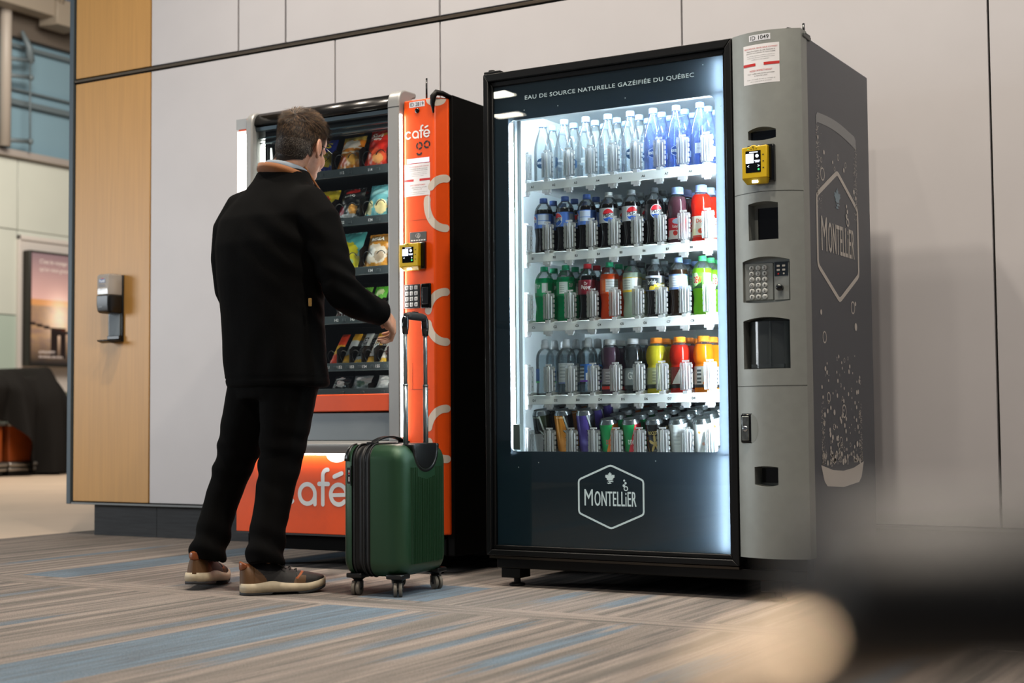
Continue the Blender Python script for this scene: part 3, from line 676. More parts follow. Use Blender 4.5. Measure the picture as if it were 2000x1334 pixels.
# yellow card reader
def card_reader(parent, cx, cz, y, s, w=0.094, h=0.116):
    r = MB().box(cx-w*0.40, cx+w*0.56, y-0.014, y+0.006, cz-h*0.5, cz+h*0.52).build('card_reader', BLKG, parent, bevel=0.003)
    pr = [(cx-w*.5, cz+h*.44), (cx-w*.22, cz+h*.46), (cx-w*.14, cz+h*.5), (cx-w*.04, cz+h*.5), (cx+w*.04, cz+h*.46), (cx+w*.40, cz+h*.48), (cx+w*.40, cz-h*.42), (cx-w*.5, cz-h*.42)]
    m = MB().prism(pr, lambda x, z, yy: (x, yy, z), y-0.034, y-0.014)
    b = [(cx-w*.5, y-0.034, cz-h*.42), (cx+w*.40, y-0.034, cz-h*.42), (cx+w*.40, y-0.010, cz-h*.42), (cx-w*.5, y-0.010, cz-h*.42), (cx-w*.40, y-0.018, cz-h*.56), (cx+w*.34, y-0.018, cz-h*.56), (cx+w*.34, y-0.008, cz-h*.56), (cx-w*.40, y-0.008, cz-h*.56)]
    m.add(b, [(0, 1, 5, 4), (1, 2, 6, 5), (2, 3, 7, 6), (3, 0, 4, 7), (4, 5, 6, 7)])
    m.build('reader_shell', YEL, r, bevel=0.003)
    p = lambda d: (lambda x, z: (x, y-0.034-d, z))
    MB().flat(poly(rrect(cx-w*.36, cx+w*.18, cz-h*.26, cz+h*.34, 0.002)), p(0.0005)).build('screen', BLKG, r)
    e = MB().flat(poly(rrect(cx-w*.35, cx-w*.07, cz-h*.0, cz+h*.26, 0.001)), p(0.001)); e.flat(poly(rrect(cx-w*.22, cx+w*.08, cz+h*.285, cz+h*.31, 0.0005)), p(0.001)).flat(disc(cx+w*.05, cz+h*.19, w*.06, 12), p(0.001)).flat(poly(rrect(cx-w*.05, cx+w*.15, cz+h*.05, cz+h*.075, 0.0005)), p(0.001)).flat(poly(rrect(cx-w*.02, cx+w*.13, cz+h*.015, cz+h*.035, 0.0005)), p(0.001))
    e.flat(text('<', h=h*.06, x=cx-w*.27, y=cz-h*.08), p(0.001)).flat(text('>', h=h*.06, x=cx+w*.1, y=cz-h*.08), p(0.001))
    e.build('screen_image', mat('screen_white', 'dfe8ff', 0.5, emit='dfe9ff', estr=1.3), r)
    MB().flat(disc(cx+w*.1, cz-h*.18, w*.035, 12), p(0.001)).flat(poly(rrect(cx-w*.29, cx-w*.24, cz+h*.385, cz+h*.40, 0.0005)), p(0.0006)).build('green_light', mat('green_led', '30c060', 0.5, emit='40e080', estr=1.0), r)
    k = MB().flat(disc(cx-w*.09, cz+h*.44, w*.025, 10), p(0.0006))
    for q in (-.18, -.09, 0.0): k.flat(poly(rrect(cx+w*q, cx+w*(q+.05), cz+h*.38, cz+h*.395, 0.0005)), p(0.0006))
    for q in (.2, .02, -.16): k.flat(poly(rrect(cx+w*.24, cx+w*.29, cz+h*q, cz+h*(q+.03), 0.0005)), p(0.0006))
    k.build('marking', INK, r)
    MB().obox((cx-w*.06, y-0.0275, cz-h*.50), (w*.1, 0, 0), (0, 0.002, -0.008*0), (0, 0.0, 0.004)).build('slot_light', mat('slot_glow', 'ffffff', 0.5, emit='e8eeff', estr=5.0), r)
card_reader(colm, 1.056, 1.385, bow(1.056), 1)
MB().box(1.026, 1.109, 0.028, 0.034, 1.146, 1.252).build('bill_slot', BLKG, colm)
# keypad
yk = bow(1.07)+0.022
kp = MB().box(0.993, 1.086, yk, yk+0.01, 0.954, 1.072).build('keypad', mat('keypad_grey', '757a78', 0.45), colm, bevel=0.0015)
bt, bl = MB(), MB()
for r, row in enumerate(('A12', 'B34', 'C56', 'D78', 'E90', 'F*C')):
    for c_, ch in enumerate(row):
        x, z = 1.016+0.0215*c_, 1.057-0.0185*r
        o = MB().lathe([(0.0088, 0.002), (0.0088, -0.003), (0.007, -0.0045)], (x, yk, z), 14, axis='z') if False else None
        R = [[(x+rr*cos(2*pi*q/14), yk-d, z+rr*sin(2*pi*q/14)) for q in range(14)] for rr, d in ((0.0085, 0), (0.0085, 0.003), (0.0068, 0.0042))]
        b_ = MB().rings(R, 0, True, (False, True)).build('button', mat('button_grey', 'a9adab', 0.4), kp)
        bl.flat(text('CLR' if ch == 'C' and c_ == 2 else ch, h=0.0085 if not (ch == 'C' and c_ == 2) else 0.004, bold=0.01, x=x, y=z), lambda a, b: (a, yk-0.0046, b))
bl.build('key_lettering', INK, kp)
cp = MB().box(1.089, 1.139, yk+0.001, yk+0.01, 0.952, 1.074).build('coin_plate', mat('coin_grey', '7d8280', 0.45), colm, bevel=0.0015)
MB().box(1.091, 1.136, yk, yk+0.001, 1.028, 1.072).build('coin_sticker', mat('navy_sticker', '101c26', 0.4), cp)
m = MB()
for x in (1.104, 1.122):
    for z in (1.060, 1.047): m.flat(poly(rrect(x-.005, x+.005, z-.003, z+.003, .001)), lambda a, b: (a, yk-0.0005, b))
m.flat(disc(1.122, 1.035, 0.003, 10), lambda a, b: (a, yk-0.0005, b))
m.build('sticker_print', mat('sticker_pale', 'c9c4b8', 0.5), cp)
MB().flat(disc(1.104, 1.035, 0.003, 10), lambda a, b: (a, yk-0.0005, b)).build('sticker_spot', REDINK, cp)
MB().rings([[(1.112+rr*cos(2*pi*q/16), yk+0.001-d, 0.99+rr*sin(2*pi*q/16)) for q in range(16)] for rr, d in ((0.009, 0), (0.0095, 0.012), (0.011, 0.016), (0.0105, 0.022), (0.004, 0.024))]).build('coin_knob', BLKG, cp)
# delivery port: clear turning door in front of dark bin
yd = bow(1.064)
m = MB(); R = []
for i in range(17):
    a = pi*(0.12+0.76*i/16); R.append((1.064-0.07*cos(a), yd+0.062-0.048*sin(a)))
m.add([(x, y, z) for z in (0.738, 0.886) for x, y in R], [(i, i+1, i+18, i+17) for i in range(16)], 0, True)
m.box(1.075, 1.080, yd+0.008, yd+0.016, 0.738, 0.886).box(1.010, 1.118, yd+0.02, yd+0.035, 0.738, 0.750)
m.build('delivery_door', clear('smoke_plastic', 'b9c2c5', 0.16, 'a8b4b8', 0.12), colm)
MB().box(0.99, 1.138, yd+0.066, yd+0.075, 0.736, 0.89).build('delivery_bin', mat('bin_dark', '3a4144', 0.4), colm)
# lock handle with its finger dish
yl = bow(0.99)+0.004
MB().flat(poly([(1.009, 0.592)]+arc(1.009, 0.547, 0.026, 84, -84, 16, 0.045)+[(1.009, 0.502)]), lambda x, z: (x, bow(x)-0.0004, z)).build('finger_dish', mat('dish_grey', '80847f', 0.5, metal=0.3), colm)
lk = MB().box(0.973, 1.011, yl-0.010, yl+0.01, 0.502, 0.592).build('lock_handle', BLKG, colm, bevel=0.003)
MB().box(0.977, 1.002, yl-0.014, yl-0.008, 0.508, 0.586).build('handle_plate', mat('worn_steel', '7d8281', 0.3, metal=0.9, vary=0.2, vscale=60), lk, bevel=0.003)
MB().rings([[(0.9895+rr*cos(2*pi*q/16), yl-0.014-d, 0.546+rr*sin(2*pi*q/16)) for q in range(16)] for rr, d in ((0.009, 0), (0.009, 0.002), (0.005, 0.0025))]).build('lock_barrel', CHROME, lk)
MB().box(1.024, 1.095, bow(1.06)+0.058, bow(1.06)+0.064, 0.374, 0.42).build('coin_return', BLKG, colm)
# corner bracket, dome and aerial on top
MB().box(1.183, 1.192, 0.02, 0.095, 1.79, 1.803).box(1.15, 1.192, 0.04, 0.09, 1.80, 1.808).build('corner_bracket', mat('bracket_grey', '3a3e3e', 0.4), bev, bevel=0.003)
MB().tube([(1.184, 0.045, 1.80), (1.184, 0.045, 1.838)], 0.004, 8).build('aerial', BLKG, bev)
MB().tube([(1.105+0.05*i/8, 0.05, 1.80+0.028*sin(pi*i/8)) for i in range(9)], 0.007, 8).build('cable_loop', BLKG, bev)
# right side: soda can drawn in fine dots with the badge
ps = lambda y, z: (Wd+0.0008, y, z)
gr = MB(); GV = mat('grey_vinyl', 'c6c1ba', 0.5)
top = [(0.145, 1.530), (0.145, 1.560), (0.16, 1.572)] + [(0.16+0.39*i/8, 1.572-0.002*i+0.012*sin(pi*i/8)) for i in range(1, 8)] + [(0.555, 1.557), (0.572, 1.545), (0.572, 1.512)]
low = [(0.16+0.39*i/8, 1.540-0.003*i+0.012*sin(pi*i/8)) for i in range(8, -1, -1)]
gr.flat(poly(top+low), ps)
can_top = gr.build('can_rim', mat('dim_vinyl', '8d9092', 0.5), bev)
gb = MB().flat(poly([(0.130, 0.428), (0.145, 0.425), (0.25, 0.408), (0.36, 0.402), (0.47, 0.408), (0.575, 0.425), (0.588, 0.428), (0.560, 0.375), (0.53, 0.358), (0.36, 0.348), (0.19, 0.358), (0.160, 0.375)]), ps)
gb.build('can_base', GV, bev)
bd, lf = spring_logo(0.357, 1.186, 0.219, 0.216, 0.016)
sd = MB().flat(bd, ps).build('badge', GV, bev); MB().flat(lf, ps).build('leaf', mat('leaf_blue', '7f96a4', 0.5), sd)
rb = random.Random(3); m = MB()
def bubble(y, z, r, ring): m.flat(xf(stroke(arc(0, 0, r, 0, 340, 14), r*0.24, True), 1, 1, y, z) if ring else disc(y, z, r, 10), ps)
for y, z, r, ring in ((0.20, 1.375, 0.020, 1), (0.19, 0.84, 0.018, 1), (0.50, 0.955, 0.020, 1), (0.38, 0.60, 0.021, 1), (0.22, 0.645, 0.016, 1), (0.34, 0.50, 0.014, 1), (0.16, 1.49, 0.007, 0), (0.22, 1.45, 0.008, 0), (0.37, 1.455, 0.010, 1), (0.45, 1.44, 0.009, 1), (0.43, 1.42, 0.008, 0), (0.19, 1.42, 0.008, 1), (0.31, 1.43, 0.006, 0), (0.33, 1.41, 0.007, 1), (0.53, 0.89, 0.014, 0), (0.16, 0.92, 0.009, 0), (0.53, 0.97, 0.008, 0), (0.54, 1.36, 0.009, 0), (0.56, 1.34, 0.008, 0)): bubble(y, z, r, ring)
for i in range(150):
    z = 0.43+0.38*rb.random()**2.2; y = 0.15+0.42*rb.random(); bubble(y, z, rb.uniform(0.003, 0.011)*(1 if z < 0.6 else 0.8), rb.random() < 0.3)
for i in range(700):
    e = abs(rb.gauss(0, 0.018)); z = rb.choice((rb.uniform(1.25, 1.53), 0.43+0.2*rb.random()**2)); y = (0.142+e) if rb.random() < 0.5 else (0.578-e)
    m.flat(disc(y, z, rb.uniform(0.0010, 0.0026), 5), ps)
b_ = m.build('bubble_print', GV, bev, norm=False); b_['kind'] = 'stuff'
# ---------------------------------------------------------------- the drinks on the five trays
NECK = clear('bottle_neck', 'f2f6f7', 0.10, 'e6eef2', 0.05)
LBL = mat('printed_label', 'ffffff', 0.35, paint=True)
def prof_soda(H=0.208):
    k = H/0.208
    return [(r, z*k) for r, z in ((.012, .003), (.022, 0), (.029, .004), (.0325, .014), (.0325, .03), (.0305, .05), (.0300, .065), (.0325, .088), (.0335, .096), (.0335, .150), (.0325, .160), (.029, .172), (.022, .183), (.0150, .189), (.0128, .1925), (.0128, .197))]
def prof_water(H=0.228):
    return [(.012, .003), (.023, 0), (.031, .005), (.033, .016), (.033, .105), (.0325, .125), (.030, .145), (.0255, .165), (.0205, .182), (.0165, .195), (.0135, .205), (.0130, .214)]
def prof_juice(H=0.202):
    return [(.02, .002), (.030, 0), (.0335, .006), (.0335, .014), (.0325, .02), (.0325, .095), (.0335, .10), (.0325, .108), (.0335, .116), (.0350, .135), (.0335, .152), (.028, .166), (.0205, .175), (.0185, .178), (.0185, .183)]
def prof_sport(H=0.196):
    return [(.02, .002), (.029, 0), (.0325, .006), (.0325, .016), (.0315, .02), (.0315, .094), (.0290, .098), (.0290, .104), (.0325, .110), (.0345, .125), (.0345, .142), (.032, .157), (.027, .168), (.0205, .175), (.0185, .177), (.0185, .181)]
def prof_squeeze(H=0.205):
    return [(.015, .002), (.026, 0), (.032, .005), (.0325, .015), (.031, .05), (.0315, .07), (.0328, .085), (.0328, .135), (.031, .15), (.026, .162), (.019, .170), (.0135, .174), (.0130, .176)]
PROF = dict(soda=prof_soda, water=prof_water, juice=prof_juice, sport=prof_sport, squeeze=prof_squeeze)
FILL = dict(soda=.165, water=.150, juice=.168, sport=.168, squeeze=.150)
LZ = dict(soda=(.097, .149, .0341), water=(.045, .10, .0335), juice=(.022, .094, .0332), sport=(.022, .093, .0322), squeeze=(.06, .12, .0331))
CAPS = dict(soda=(.0142, .194, .208), water=(.0145, .212, .228), juice=(.0200, .181, .202), sport=(.0200, .180, .196), squeeze=(.0140, .174, .186))
def cyl(r): return lambda x, z: (r*sin(x/r), -r*cos(x/r), z)
def painter(bg, items):
    def f(u, v):
        t = (u-0.5)*360; c = bg
        for it in items:
            if it[0] == 'disc':
                _, tc, vc, rt, rv, col = it
                if ((t-tc)/rt)**2+((v-vc)/rv)**2 < 1: c = col
            elif it[0] == 'globe':
                _, tc, vc, rt, rv = it; a, b = (t-tc)/rt, (v-vc)/rv
                if a*a+b*b < 1: 
                    w = 0.10*sin(a*3)
                    c = 'd5d9de' if a*a+b*b > 0.84 or -0.30 < b-w < 0.22 else ('d2202b' if b-w >= 0.22 else '1d57b5')
            elif it[0] == 'hex':
                _, tc, vc, rt, rv, col = it; a, b = abs(t-tc)/rt, abs(v-vc)/rv
                if a < .9 and b < 1-.42*a/.9: c = 'd8e0f0' if a > .82 or b > .92-.42*a/.9 else col
            elif it[0] == 'tri':
                _, t0, t1, v0, v1, col = it
                if t0 < t < t1 and v0 < v < v0+(v1-v0)*(t-t0)/(t1-t0): c = col
            elif it[0] == 'bars':
                _, t0, t1, v0, v1, col, col2 = it
                if t0 < t < t1 and v0 < v < v1: c = col if int((v-v0)/(v1-v0)*9) % 2 else col2
            else:
                t0, t1, v0, v1, col = it
                if t0 < t < t1 and v0 < v < v1: c = col
        return c
    return f
def bottle(kind, look, liquid, cap, label=None, words=(), band=None, arc_=None, clearlabel=False, up=NECK):
    """kind: profile; label: painter; words: (text, width, height, angle, height share, colour)"""
    nm = {'soda': 'soda_bottle', 'water': 'water_bottle', 'juice': 'juice_bottle', 'sport': 'sports_drink_bottle', 'squeeze': 'water_bottle'}[kind]
    t = thing(nm, 'x', 'bottle'); pr = PROF[kind](); fz = FILL[kind]
    P = [];
    for (a, b) in zip(pr, pr[1:]):
        P.append(a)
        if a[1] < fz < b[1]: q = (fz-a[1])/(b[1]-a[1]); P.append((a[0]+(b[0]-a[0])*q, fz))
    P.append(pr[-1])
    wob = None
    if kind == 'soda': wob = lambda a, z: 0.05*cos(5*a)*max(0, 1-z/0.03) - 0.012*(1 if 0.03 < z < 0.09 and sin(a*3+z*60) > 0.5 else 0)
    if kind == 'water': wob = lambda a, z: -0.06*max(0, cos(a*3))**3*max(0, 1-abs(z-0.14)/0.05) - (0.05*max(0, cos(5*a))*max(0, 1-z/0.035))
    if kind == 'sport': wob = lambda a, z: 0.02*cos(8*a)*max(0, 1-abs(z-0.13)/0.02)
    MB().lathe(P, n=30, mf=lambda i: 0 if P[i][1] < fz-1e-5 else 1, wob=wob).build('bottle', [liquid, up], t)
    r, c0, c1 = CAPS[kind]
    m = MB().lathe([(r, c0), (r*1.02, c0+0.002), (r*1.02, c0+0.0025), (r, c0+0.003), (r*0.985, c1-0.001), (r*0.93, c1)], n=28, wob=lambda a, z: 0.012*cos(28*a/2))
    m.lathe([(r*1.06, c0-0.003), (r*1.06, c0-0.0005)], n=20)
    if kind == 'squeeze': m = MB().lathe([(.0145, .172), (.0145, .186), (.0130, .188), (.0128, .200), (.0105, .2045), (.004, .2065)], n=20)
    m.build('cap', cap, t)
    if label:
        z0, z1, lr = LZ[kind]; z0, z1 = band or (z0, z1); a0, a1 = arc_ or (-180, 180)
        l = MB().grid(lambda u, v: (lr*sin(radians(a0+(a1-a0)*u)), -lr*cos(radians(a0+(a1-a0)*u)), z0+v*(z1-z0)), max(24, int((a1-a0)/2.5)), 40, colfn=lambda u, v: label((a0+(a1-a0)*u)/360+0.5, v)).build('label', LBL, t, norm=False)
        by = {}
        for s, w, h, ang, vv, col in words: by.setdefault(col, MB()).flat(text(s, w=w, h=h, x=radians(ang)*lr, y=z0+vv*(z1-z0), bold=0.02), cyl(lr+0.0006))
        for col, mm in by.items(): mm.build('lettering', mat('ink_'+col, col, 0.4), l)
    return t
def can(look, H, label, words, r=0.0325):
    t = thing('drink_can', 'x', 'can'); k = H
    MB().lathe([(.022, .004), (.024, 0), (.026, .001), (r-.001, .009), (r, .012)], n=28).lathe([(r, k-.016), (r-.002, k-.010), (.0265, k-.003), (.0268, k), (.0255, k), (.0245, k-.004), (.002, k-.0042)], n=28, caps=(False, True)).build('can_end', mat('can_aluminium', 'a6abae', 0.25, metal=1.0), t)
    l = MB().grid(lambda u, v: (r*sin(2*pi*(u-.5)), -r*cos(2*pi*(u-.5)), .012+v*(k-.028)), 150, 84, colfn=label).build('printed_wall', mat('can_print', 'ffffff', 0.22, metal=0.25, paint=True), t, norm=False)
    by = {}
    for s, w, h, ang, z, col in words: by.setdefault(col, MB()).flat(text(s, w=w, h=h, x=radians(ang)*r, y=z*k, bold=0.02), cyl(r+0.0006))
    for col, mm in by.items(): mm.build('lettering', mat('ink_'+col, col, 0.4), l)
    sh = MB().rings([[(0.006*cos(2*pi*q/12), 0.009*sin(2*pi*q/12)-0.006, k-0.0035+d) for q in range(12)] for d in (0, 0.0015)]).build('pull_tab', mat('tab_steel', 'c0c4c6', 0.25, metal=1.0), t)
    return t

capm = lambda c: mat('cap_'+c, c, 0.35)
WATER = clear('still_water', 'f6fafc', 0.16, 'eef6fa', 0.04); WATB = clear('blue_bottle', 'bccdf3', 0.26, 'a9c0f2', 0.04)
WATD = clear('clear_bottle', 'dde6ea', 0.08, 'dfe8ec', 0.04)
COLA = drink('cola', '0b0605', 0.05); LIME = drink('lime_green', '10a064', 0.55); ORG = drink('orange_soda', 'f0561c', 0.5); LEMON = drink('pale_lemonade', 'c2d6c2', 0.5)
TEA = drink('dark_tea', '1c1a1a', 0.1); TEAB = drink('brown_tea', '2c1c10', 0.2); DEW = drink('lime_soda', '8fd02c', 0.6); RUBY = drink('dark_ruby', '4a2a33', 0.3); PUNCH = drink('red_punch', 'f0301c', 0.6)
PURP = drink('purple_drink', '4d3544', 0.3); CLRG = clear('grey_clear_drink', '8d989c', 0.10, 'aab4b8', 0.05); YELD = drink('yellow_drink', 'd6c832', 0.5); REDD = drink('red_drink', 'c22a1a', 0.5); ORD = drink('orange_drink', 'f08a14', 0.55)
SIL = 'b9bec4'
def disc_lab(tc): return painter('none', [('disc', tc, 0.5, 34, 0.5, '22405e')])
P_blue = painter('4f76c4', [(-30, 40, .25, .95, 'c3cfe2'), (-30, 40, .5, .55, '6f8fd0'), (60, 110, .1, .9, '20438f'), ('globe', -75, .5, 36, .44)])
P_blue2 = painter('4f76c4', [('globe', -38, .5, 36, .46), (42, 80, .1, .9, '8d99a8'), (100, 150, .1, .9, '20438f')])
P_dia = painter(SIL, [('globe', 6, .5, 38, .48), (62, 75, .1, .9, '9aa2a8')])
P_zero = painter('0c0c0e', [('globe', 12, .5, 38, .48), (70, 80, .1, .9, 'a9b0b4')])
SPEC = {}   # (row, column): (look, builder)
def S(r, cs, look, fn): 
    for c in cs: SPEC[(r, c)] = (look, fn(c))
wl = ('CRISTALLINE', .030, .0085, 0, .55, 'e8eef2'); wl2 = ('NATURELLE', .017, .004, 0, .78, 'e8eef2')
S(0, (0, 4), 'clear water bottle with round navy label', lambda c: (lambda: bottle('water', '', WATER, capm('7f9ccc'), disc_lab(4), (wl,), band=(.055, .092), arc_=(-36, 42))))
S(0, (1,), 'clear water bottle with navy label turned aside', lambda c: (lambda: bottle('water', '', WATER, capm('7f9ccc'), painter('none', [('disc', -50, .5, 30, .5, '22405e')]), (wl,), band=(.055, .092), arc_=(-75, -25))))
S(0, (2, 3), 'clear water bottle showing its pale barcode', lambda c: (lambda: bottle('water', '', WATER, capm('7f9ccc'), painter('none', [('bars', -20, 20, .3, .9, '8fa0ac', 'dfe8ec')]), (), band=(.05, .08), arc_=(-34, 34))))
S(0, (5, 6, 7), 'blue tinted water bottle', lambda c: (lambda: bottle('water', '', WATB, capm('7896d8'), painter('none', [('hex', 0, .5, 28, .5, '2a4a8c')]) if c < 7 else painter('ccd6ea', [('bars', -20, 20, .2, .8, 'aebbd6', 'd6deee')]), (('MONTELLiER', .030, .010, 0, .5, 'e8eef2'),) if c < 7 else (), band=(.05, .085), arc_=(-32, 32), up=WATB)))
S(1, (0, 2), 'cola bottle with pale blue label', lambda c: (lambda: bottle('soda', '', COLA, capm('5878c0'), P_blue, (('PEPSI', .026, .011, -75, .5, '101820'),))))
S(1, (1,), 'cola bottle with blue globe label', lambda c: (lambda: bottle('soda', '', COLA, capm('5878c0'), P_blue2, (('PEPSI', .030, .012, -38, .5, '101820'),))))
S(1, (3, 4), 'cola bottle with silver globe label', lambda c: (lambda: bottle('soda', '', COLA, capm('dcdfe0' if c == 3 else '9aa0a2'), P_dia, (('PEPSI', .034, .0125, 6, .5, '101820'),))))
S(1, (5,), 'cola bottle with black globe label', lambda c: (lambda: bottle('soda', '', COLA, capm('50565a'), P_zero, (('PEPSI', .034, .0125, 12, .5, '101820'),))))
S(1, (6,), 'dark ruby juice bottle with red and white label', lambda c: (lambda: bottle('juice', '', RUBY, capm('92aae0'), painter('c02434', [(-180, 180, 0, .12, 'd8d8da'), (-60, 60, .12, .42, 'd9d4d4'), ('disc', -12, .28, 14, .12, 'c8322c'), ('disc', 18, .25, 12, .1, 'c8322c'), ('disc', 0, .84, 30, .13, '9fc0d8')]), (('Ruby Red', .034, .013, 0, .58, 'f0eaea'),))))
S(1, (7,), 'bright red juice bottle with cream label', lambda c: (lambda: bottle('juice', '', PUNCH, capm('92aae0'), painter('e2dccb', [(-60, 60, 0, .1, 'c0402c'), ('disc', 5, .3, 22, .13, 'e05a3c'), (-70, -30, .1, .4, 'd0d8a8')]), (('Dole', .032, .014, 0, .78, 'd8402a'),))))
P_7 = painter('0d9158', [(-34, 20, .15, .95, 'c9d3cf'), ('bars', -30, 0, .2, .8, 'a5b5ae', 'd5ddd9'), (-180, 180, 0, .1, '0a7a48')])
P_7b = painter('0d9158', [(-8, 30, .3, .95, 'c9d3cf'), (-70, -48, .3, .95, 'c9d3cf'), (-180, 180, 0, .1, '0a7a48')])
S(2, (0, 1), 'green lemon-lime soda bottle', lambda c: (lambda: bottle('soda', '', LIME, capm('24a878'), P_7b if c == 0 else P_7, (('7UP', .016, .014, -32 if c == 0 else 42, .72, 'e8f0ec'),))))
S(2, (2,), 'dark soda bottle with maroon label', lambda c: (lambda: bottle('soda', '', COLA, capm('d83038'), painter('7c1426', [(60, 75, 0, 1, '5a0e1c'), (-180, 180, .0, .08, '5a0e1c')]), (('Dr', .012, .012, 4, .75, 'e8e4e4'), ('Pepper', .034, .017, 4, .48, 'e8e4e4')))))
S(2, (3,), 'orange soda bottle with silver label', lambda c: (lambda: bottle('soda', '', ORG, capm('24a878'), painter('e05a20', [(-10, 75, .1, .95, 'bfc3c2'), ('bars', -8, 72, .15, .9, 'a7acab', 'c6caca'), (-40, -14, .2, .9, 'ee7a3a')]), ())))
S(2, (4,), 'pale lemonade bottle with yellow banded label', lambda c: (lambda: bottle('soda', '', LEMON, capm('3a4044'), painter('ccd2c6', [('bars', -50, -5, .15, .9, 'aab2ac', 'ccd2ca'), (-180, 180, 0, .16, 'd8b838'), (-180, 180, .92, 1, 'd8b838'), (5, 50, .2, .95, 'dadeda')]), ())))
S(2, (5,), 'iced tea bottle with lemon picture label', lambda c: (lambda: bottle('soda', '', TEA, capm('8f979a'), painter('20262a', [(-180, 180, .85, 1, 'c3cbe0'), ('disc', 10, .25, 24, .24, 'e8cc40'), ('disc', 48, .3, 22, .24, 'e8d870'), ('disc', -25, .15, 16, .18, 'e8cc40'), ('bars', 24, 70, .55, .9, '8f979a', 'd0d6d8'), (-180, 180, 0, .06, '5a76c0')]), (('brisk', .034, .018, -22, .58, 'e6ecee'),))))
S(2, (6,), 'brown iced tea bottle with white label', lambda c: (lambda: bottle('soda', '', TEAB, capm('86a0d4'), painter('c9cfd8', [('bars', -40, 20, .15, .85, 'aeb6c2', 'd2d8de'), (-180, 180, 0, .14, '6f8cc8'), (-180, 180, .9, 1, '6f8cc8')]), ())))
S(2, (7,), 'lime green citrus soda bottle', lambda c: (lambda: bottle('soda', '', DEW, capm('4fc878'), painter('58b030', [(12, 60, .2, .98, 'c9d6c2'), ('tri', -60, 0, 0, .4, '1c3a18'), (-180, 180, 0, .05, '1c3a18'), ('disc', -40, .6, 22, .45, 'b8d8a0')]), (('DEW', .030, .022, -28, .55, 'c8202c'),))))
S(3, (0,), 'clear sports-cap water bottle with blue and green label', lambda c: (lambda: bottle('squeeze', '', WATD, capm('d5dadd'), painter('2c5590', [(-10, 180, .0, .3, '58b86c'), (-180, 180, .0, .12, '58b86c')]), (), band=(.05, .10), arc_=(-80, -25))))
S(3, (1,), 'clear sports-cap water bottle with pale label', lambda c: (lambda: bottle('squeeze', '', WATD, capm('d5dadd'), painter('a3abb0', [('bars', -40, 30, .2, .9, '8f989e', 'b2babf'), (-180, 180, 0, .08, '6676a0')]), (), band=(.045, .118), arc_=(-55, 55))))
S(3, (2,), 'clear sports-cap water bottle with blue and violet label', lambda c: (lambda: bottle('squeeze', '', WATD, capm('d5dadd'), painter('2e62a8', [('bars', -60, -20, .0, .9, 'a0a8ac', '3c444a'), (-10, 20, .1, .5, 'd0d6da'), (-180, 180, 0, .1, '6a3aa0'), ('tri', 0, 75, .55, 1.0, '808a90')]), (), band=(.05, .112), arc_=(-60, 70))))
S(3, (3,), 'purple sports drink bottle with white cap', lambda c: (lambda: bottle('sport', '', PURP, capm('d0d3d4'), painter('8a8488', [('bars', -20, 24, .2, .85, '77757c', 'a9a7ab'), (-180, 180, 0, .14, 'c2281c'), (-180, 180, .14, .24, '1a1216')]), ())))
S(3, (4,), 'clear grey sports drink bottle with white cap', lambda c: (lambda: bottle('sport', '', CLRG, capm('d0d3d4'), painter('70797c', [(-180, 180, 0, .18, '20282a'), (-60, 60, .2, .9, '848e92')]), (('G2', .028, .026, 0, .64, 'd8dcde'),))))
S(3, (5,), 'yellow sports drink bottle with orange cap', lambda c: (lambda: bottle('sport', '', YELD, capm('f08a24'), painter('a8ac78', [('bars', -24, 10, .25, .9, '8f9478', 'b8bc98'), (-180, 180, 0, .2, '262a1c'), (20, 60, .2, .9, 'c4c8a0')]), ())))
S(3, (6,), 'red sports drink bottle with orange cap', lambda c: (lambda: bottle('sport', '', REDD, capm('f08a24'), painter('6a1a14', [('tri', -60, 0, .2, 1, 'cfd2d0'), (-180, 180, 0, .18, '161010'), ('disc', 14, .62, 26, .24, 'd8dad8'), ('disc', 14, .62, 15, .13, '6a1a14'), (14, 32, .5, .62, 'd8dad8'), ('tri', 8, 22, .45, .8, 'e8761c')]), ())))
S(3, (7,), 'orange sports drink bottle with orange cap', lambda c: (lambda: bottle('sport', '', ORD, capm('f08a24'), painter('c0bcb0', [('bars', -50, -20, .1, .95, '45484a', 'd0d2d0'), ('tri', -15, 25, .1, 1, 'd8761c'), (-180, 180, 0, .16, '181612'), ('disc', 40, .62, 22, .22, 'd8dad8')]), ())))
def jag(base, edge, dark, t0):
    def f(u, v):
        t = (u-.5)*360; z = t-t0 + 26*((v*5) % 1 if v < .6 else 0) + 50*(v-.5)
        if z > 34: return dark
        if z > 24: return edge
        if z > 20: return '101010'
        return base
    return f
def dewcan(side):
    def f(u, v):
        t = (u-.5)*360
        if -95 < t < 42 + 0*v:
            if t > -20+55*v: return side
            return '1f8a4c'
        return side
    return f
def rock(u, v):
    t = (u-.5)*360; a = atan2(t/36, (v-.30)*3.2); rr = hypot(t/36, (v-.30)*3.2); s = 0.62+0.38*cos(5*a)
    if rr < 1.25*max(.35, s)**1.2*0.9: return 'b89c5c' if rr > .3 else 'a88c50'
    if abs(rr-1.5) < .12 and v < .55: return '9c8450'
    return '141210'
S(4, (0,), 'tall black can with silver lightning print', lambda c: (lambda: can('', .156, jag('10110f', 'b5bdbc', '1c2a10', 0), (('LEMON CITRON', .030, .006, -20, .86, 'a9b4a0'),))))
S(4, (1,), 'tall orange can with silver lightning print', lambda c: (lambda: can('', .156, jag('cf8428', 'b5bdbc', '16140f', 8), (('PEACH PÊCHE', .030, .006, -12, .86, 'f0d8b0'),))))
S(4, (2,), 'tall purple can with silver lightning print', lambda c: (lambda: can('', .156, jag('4a3c86', 'b5bdc4', '20242c', 12), ())))
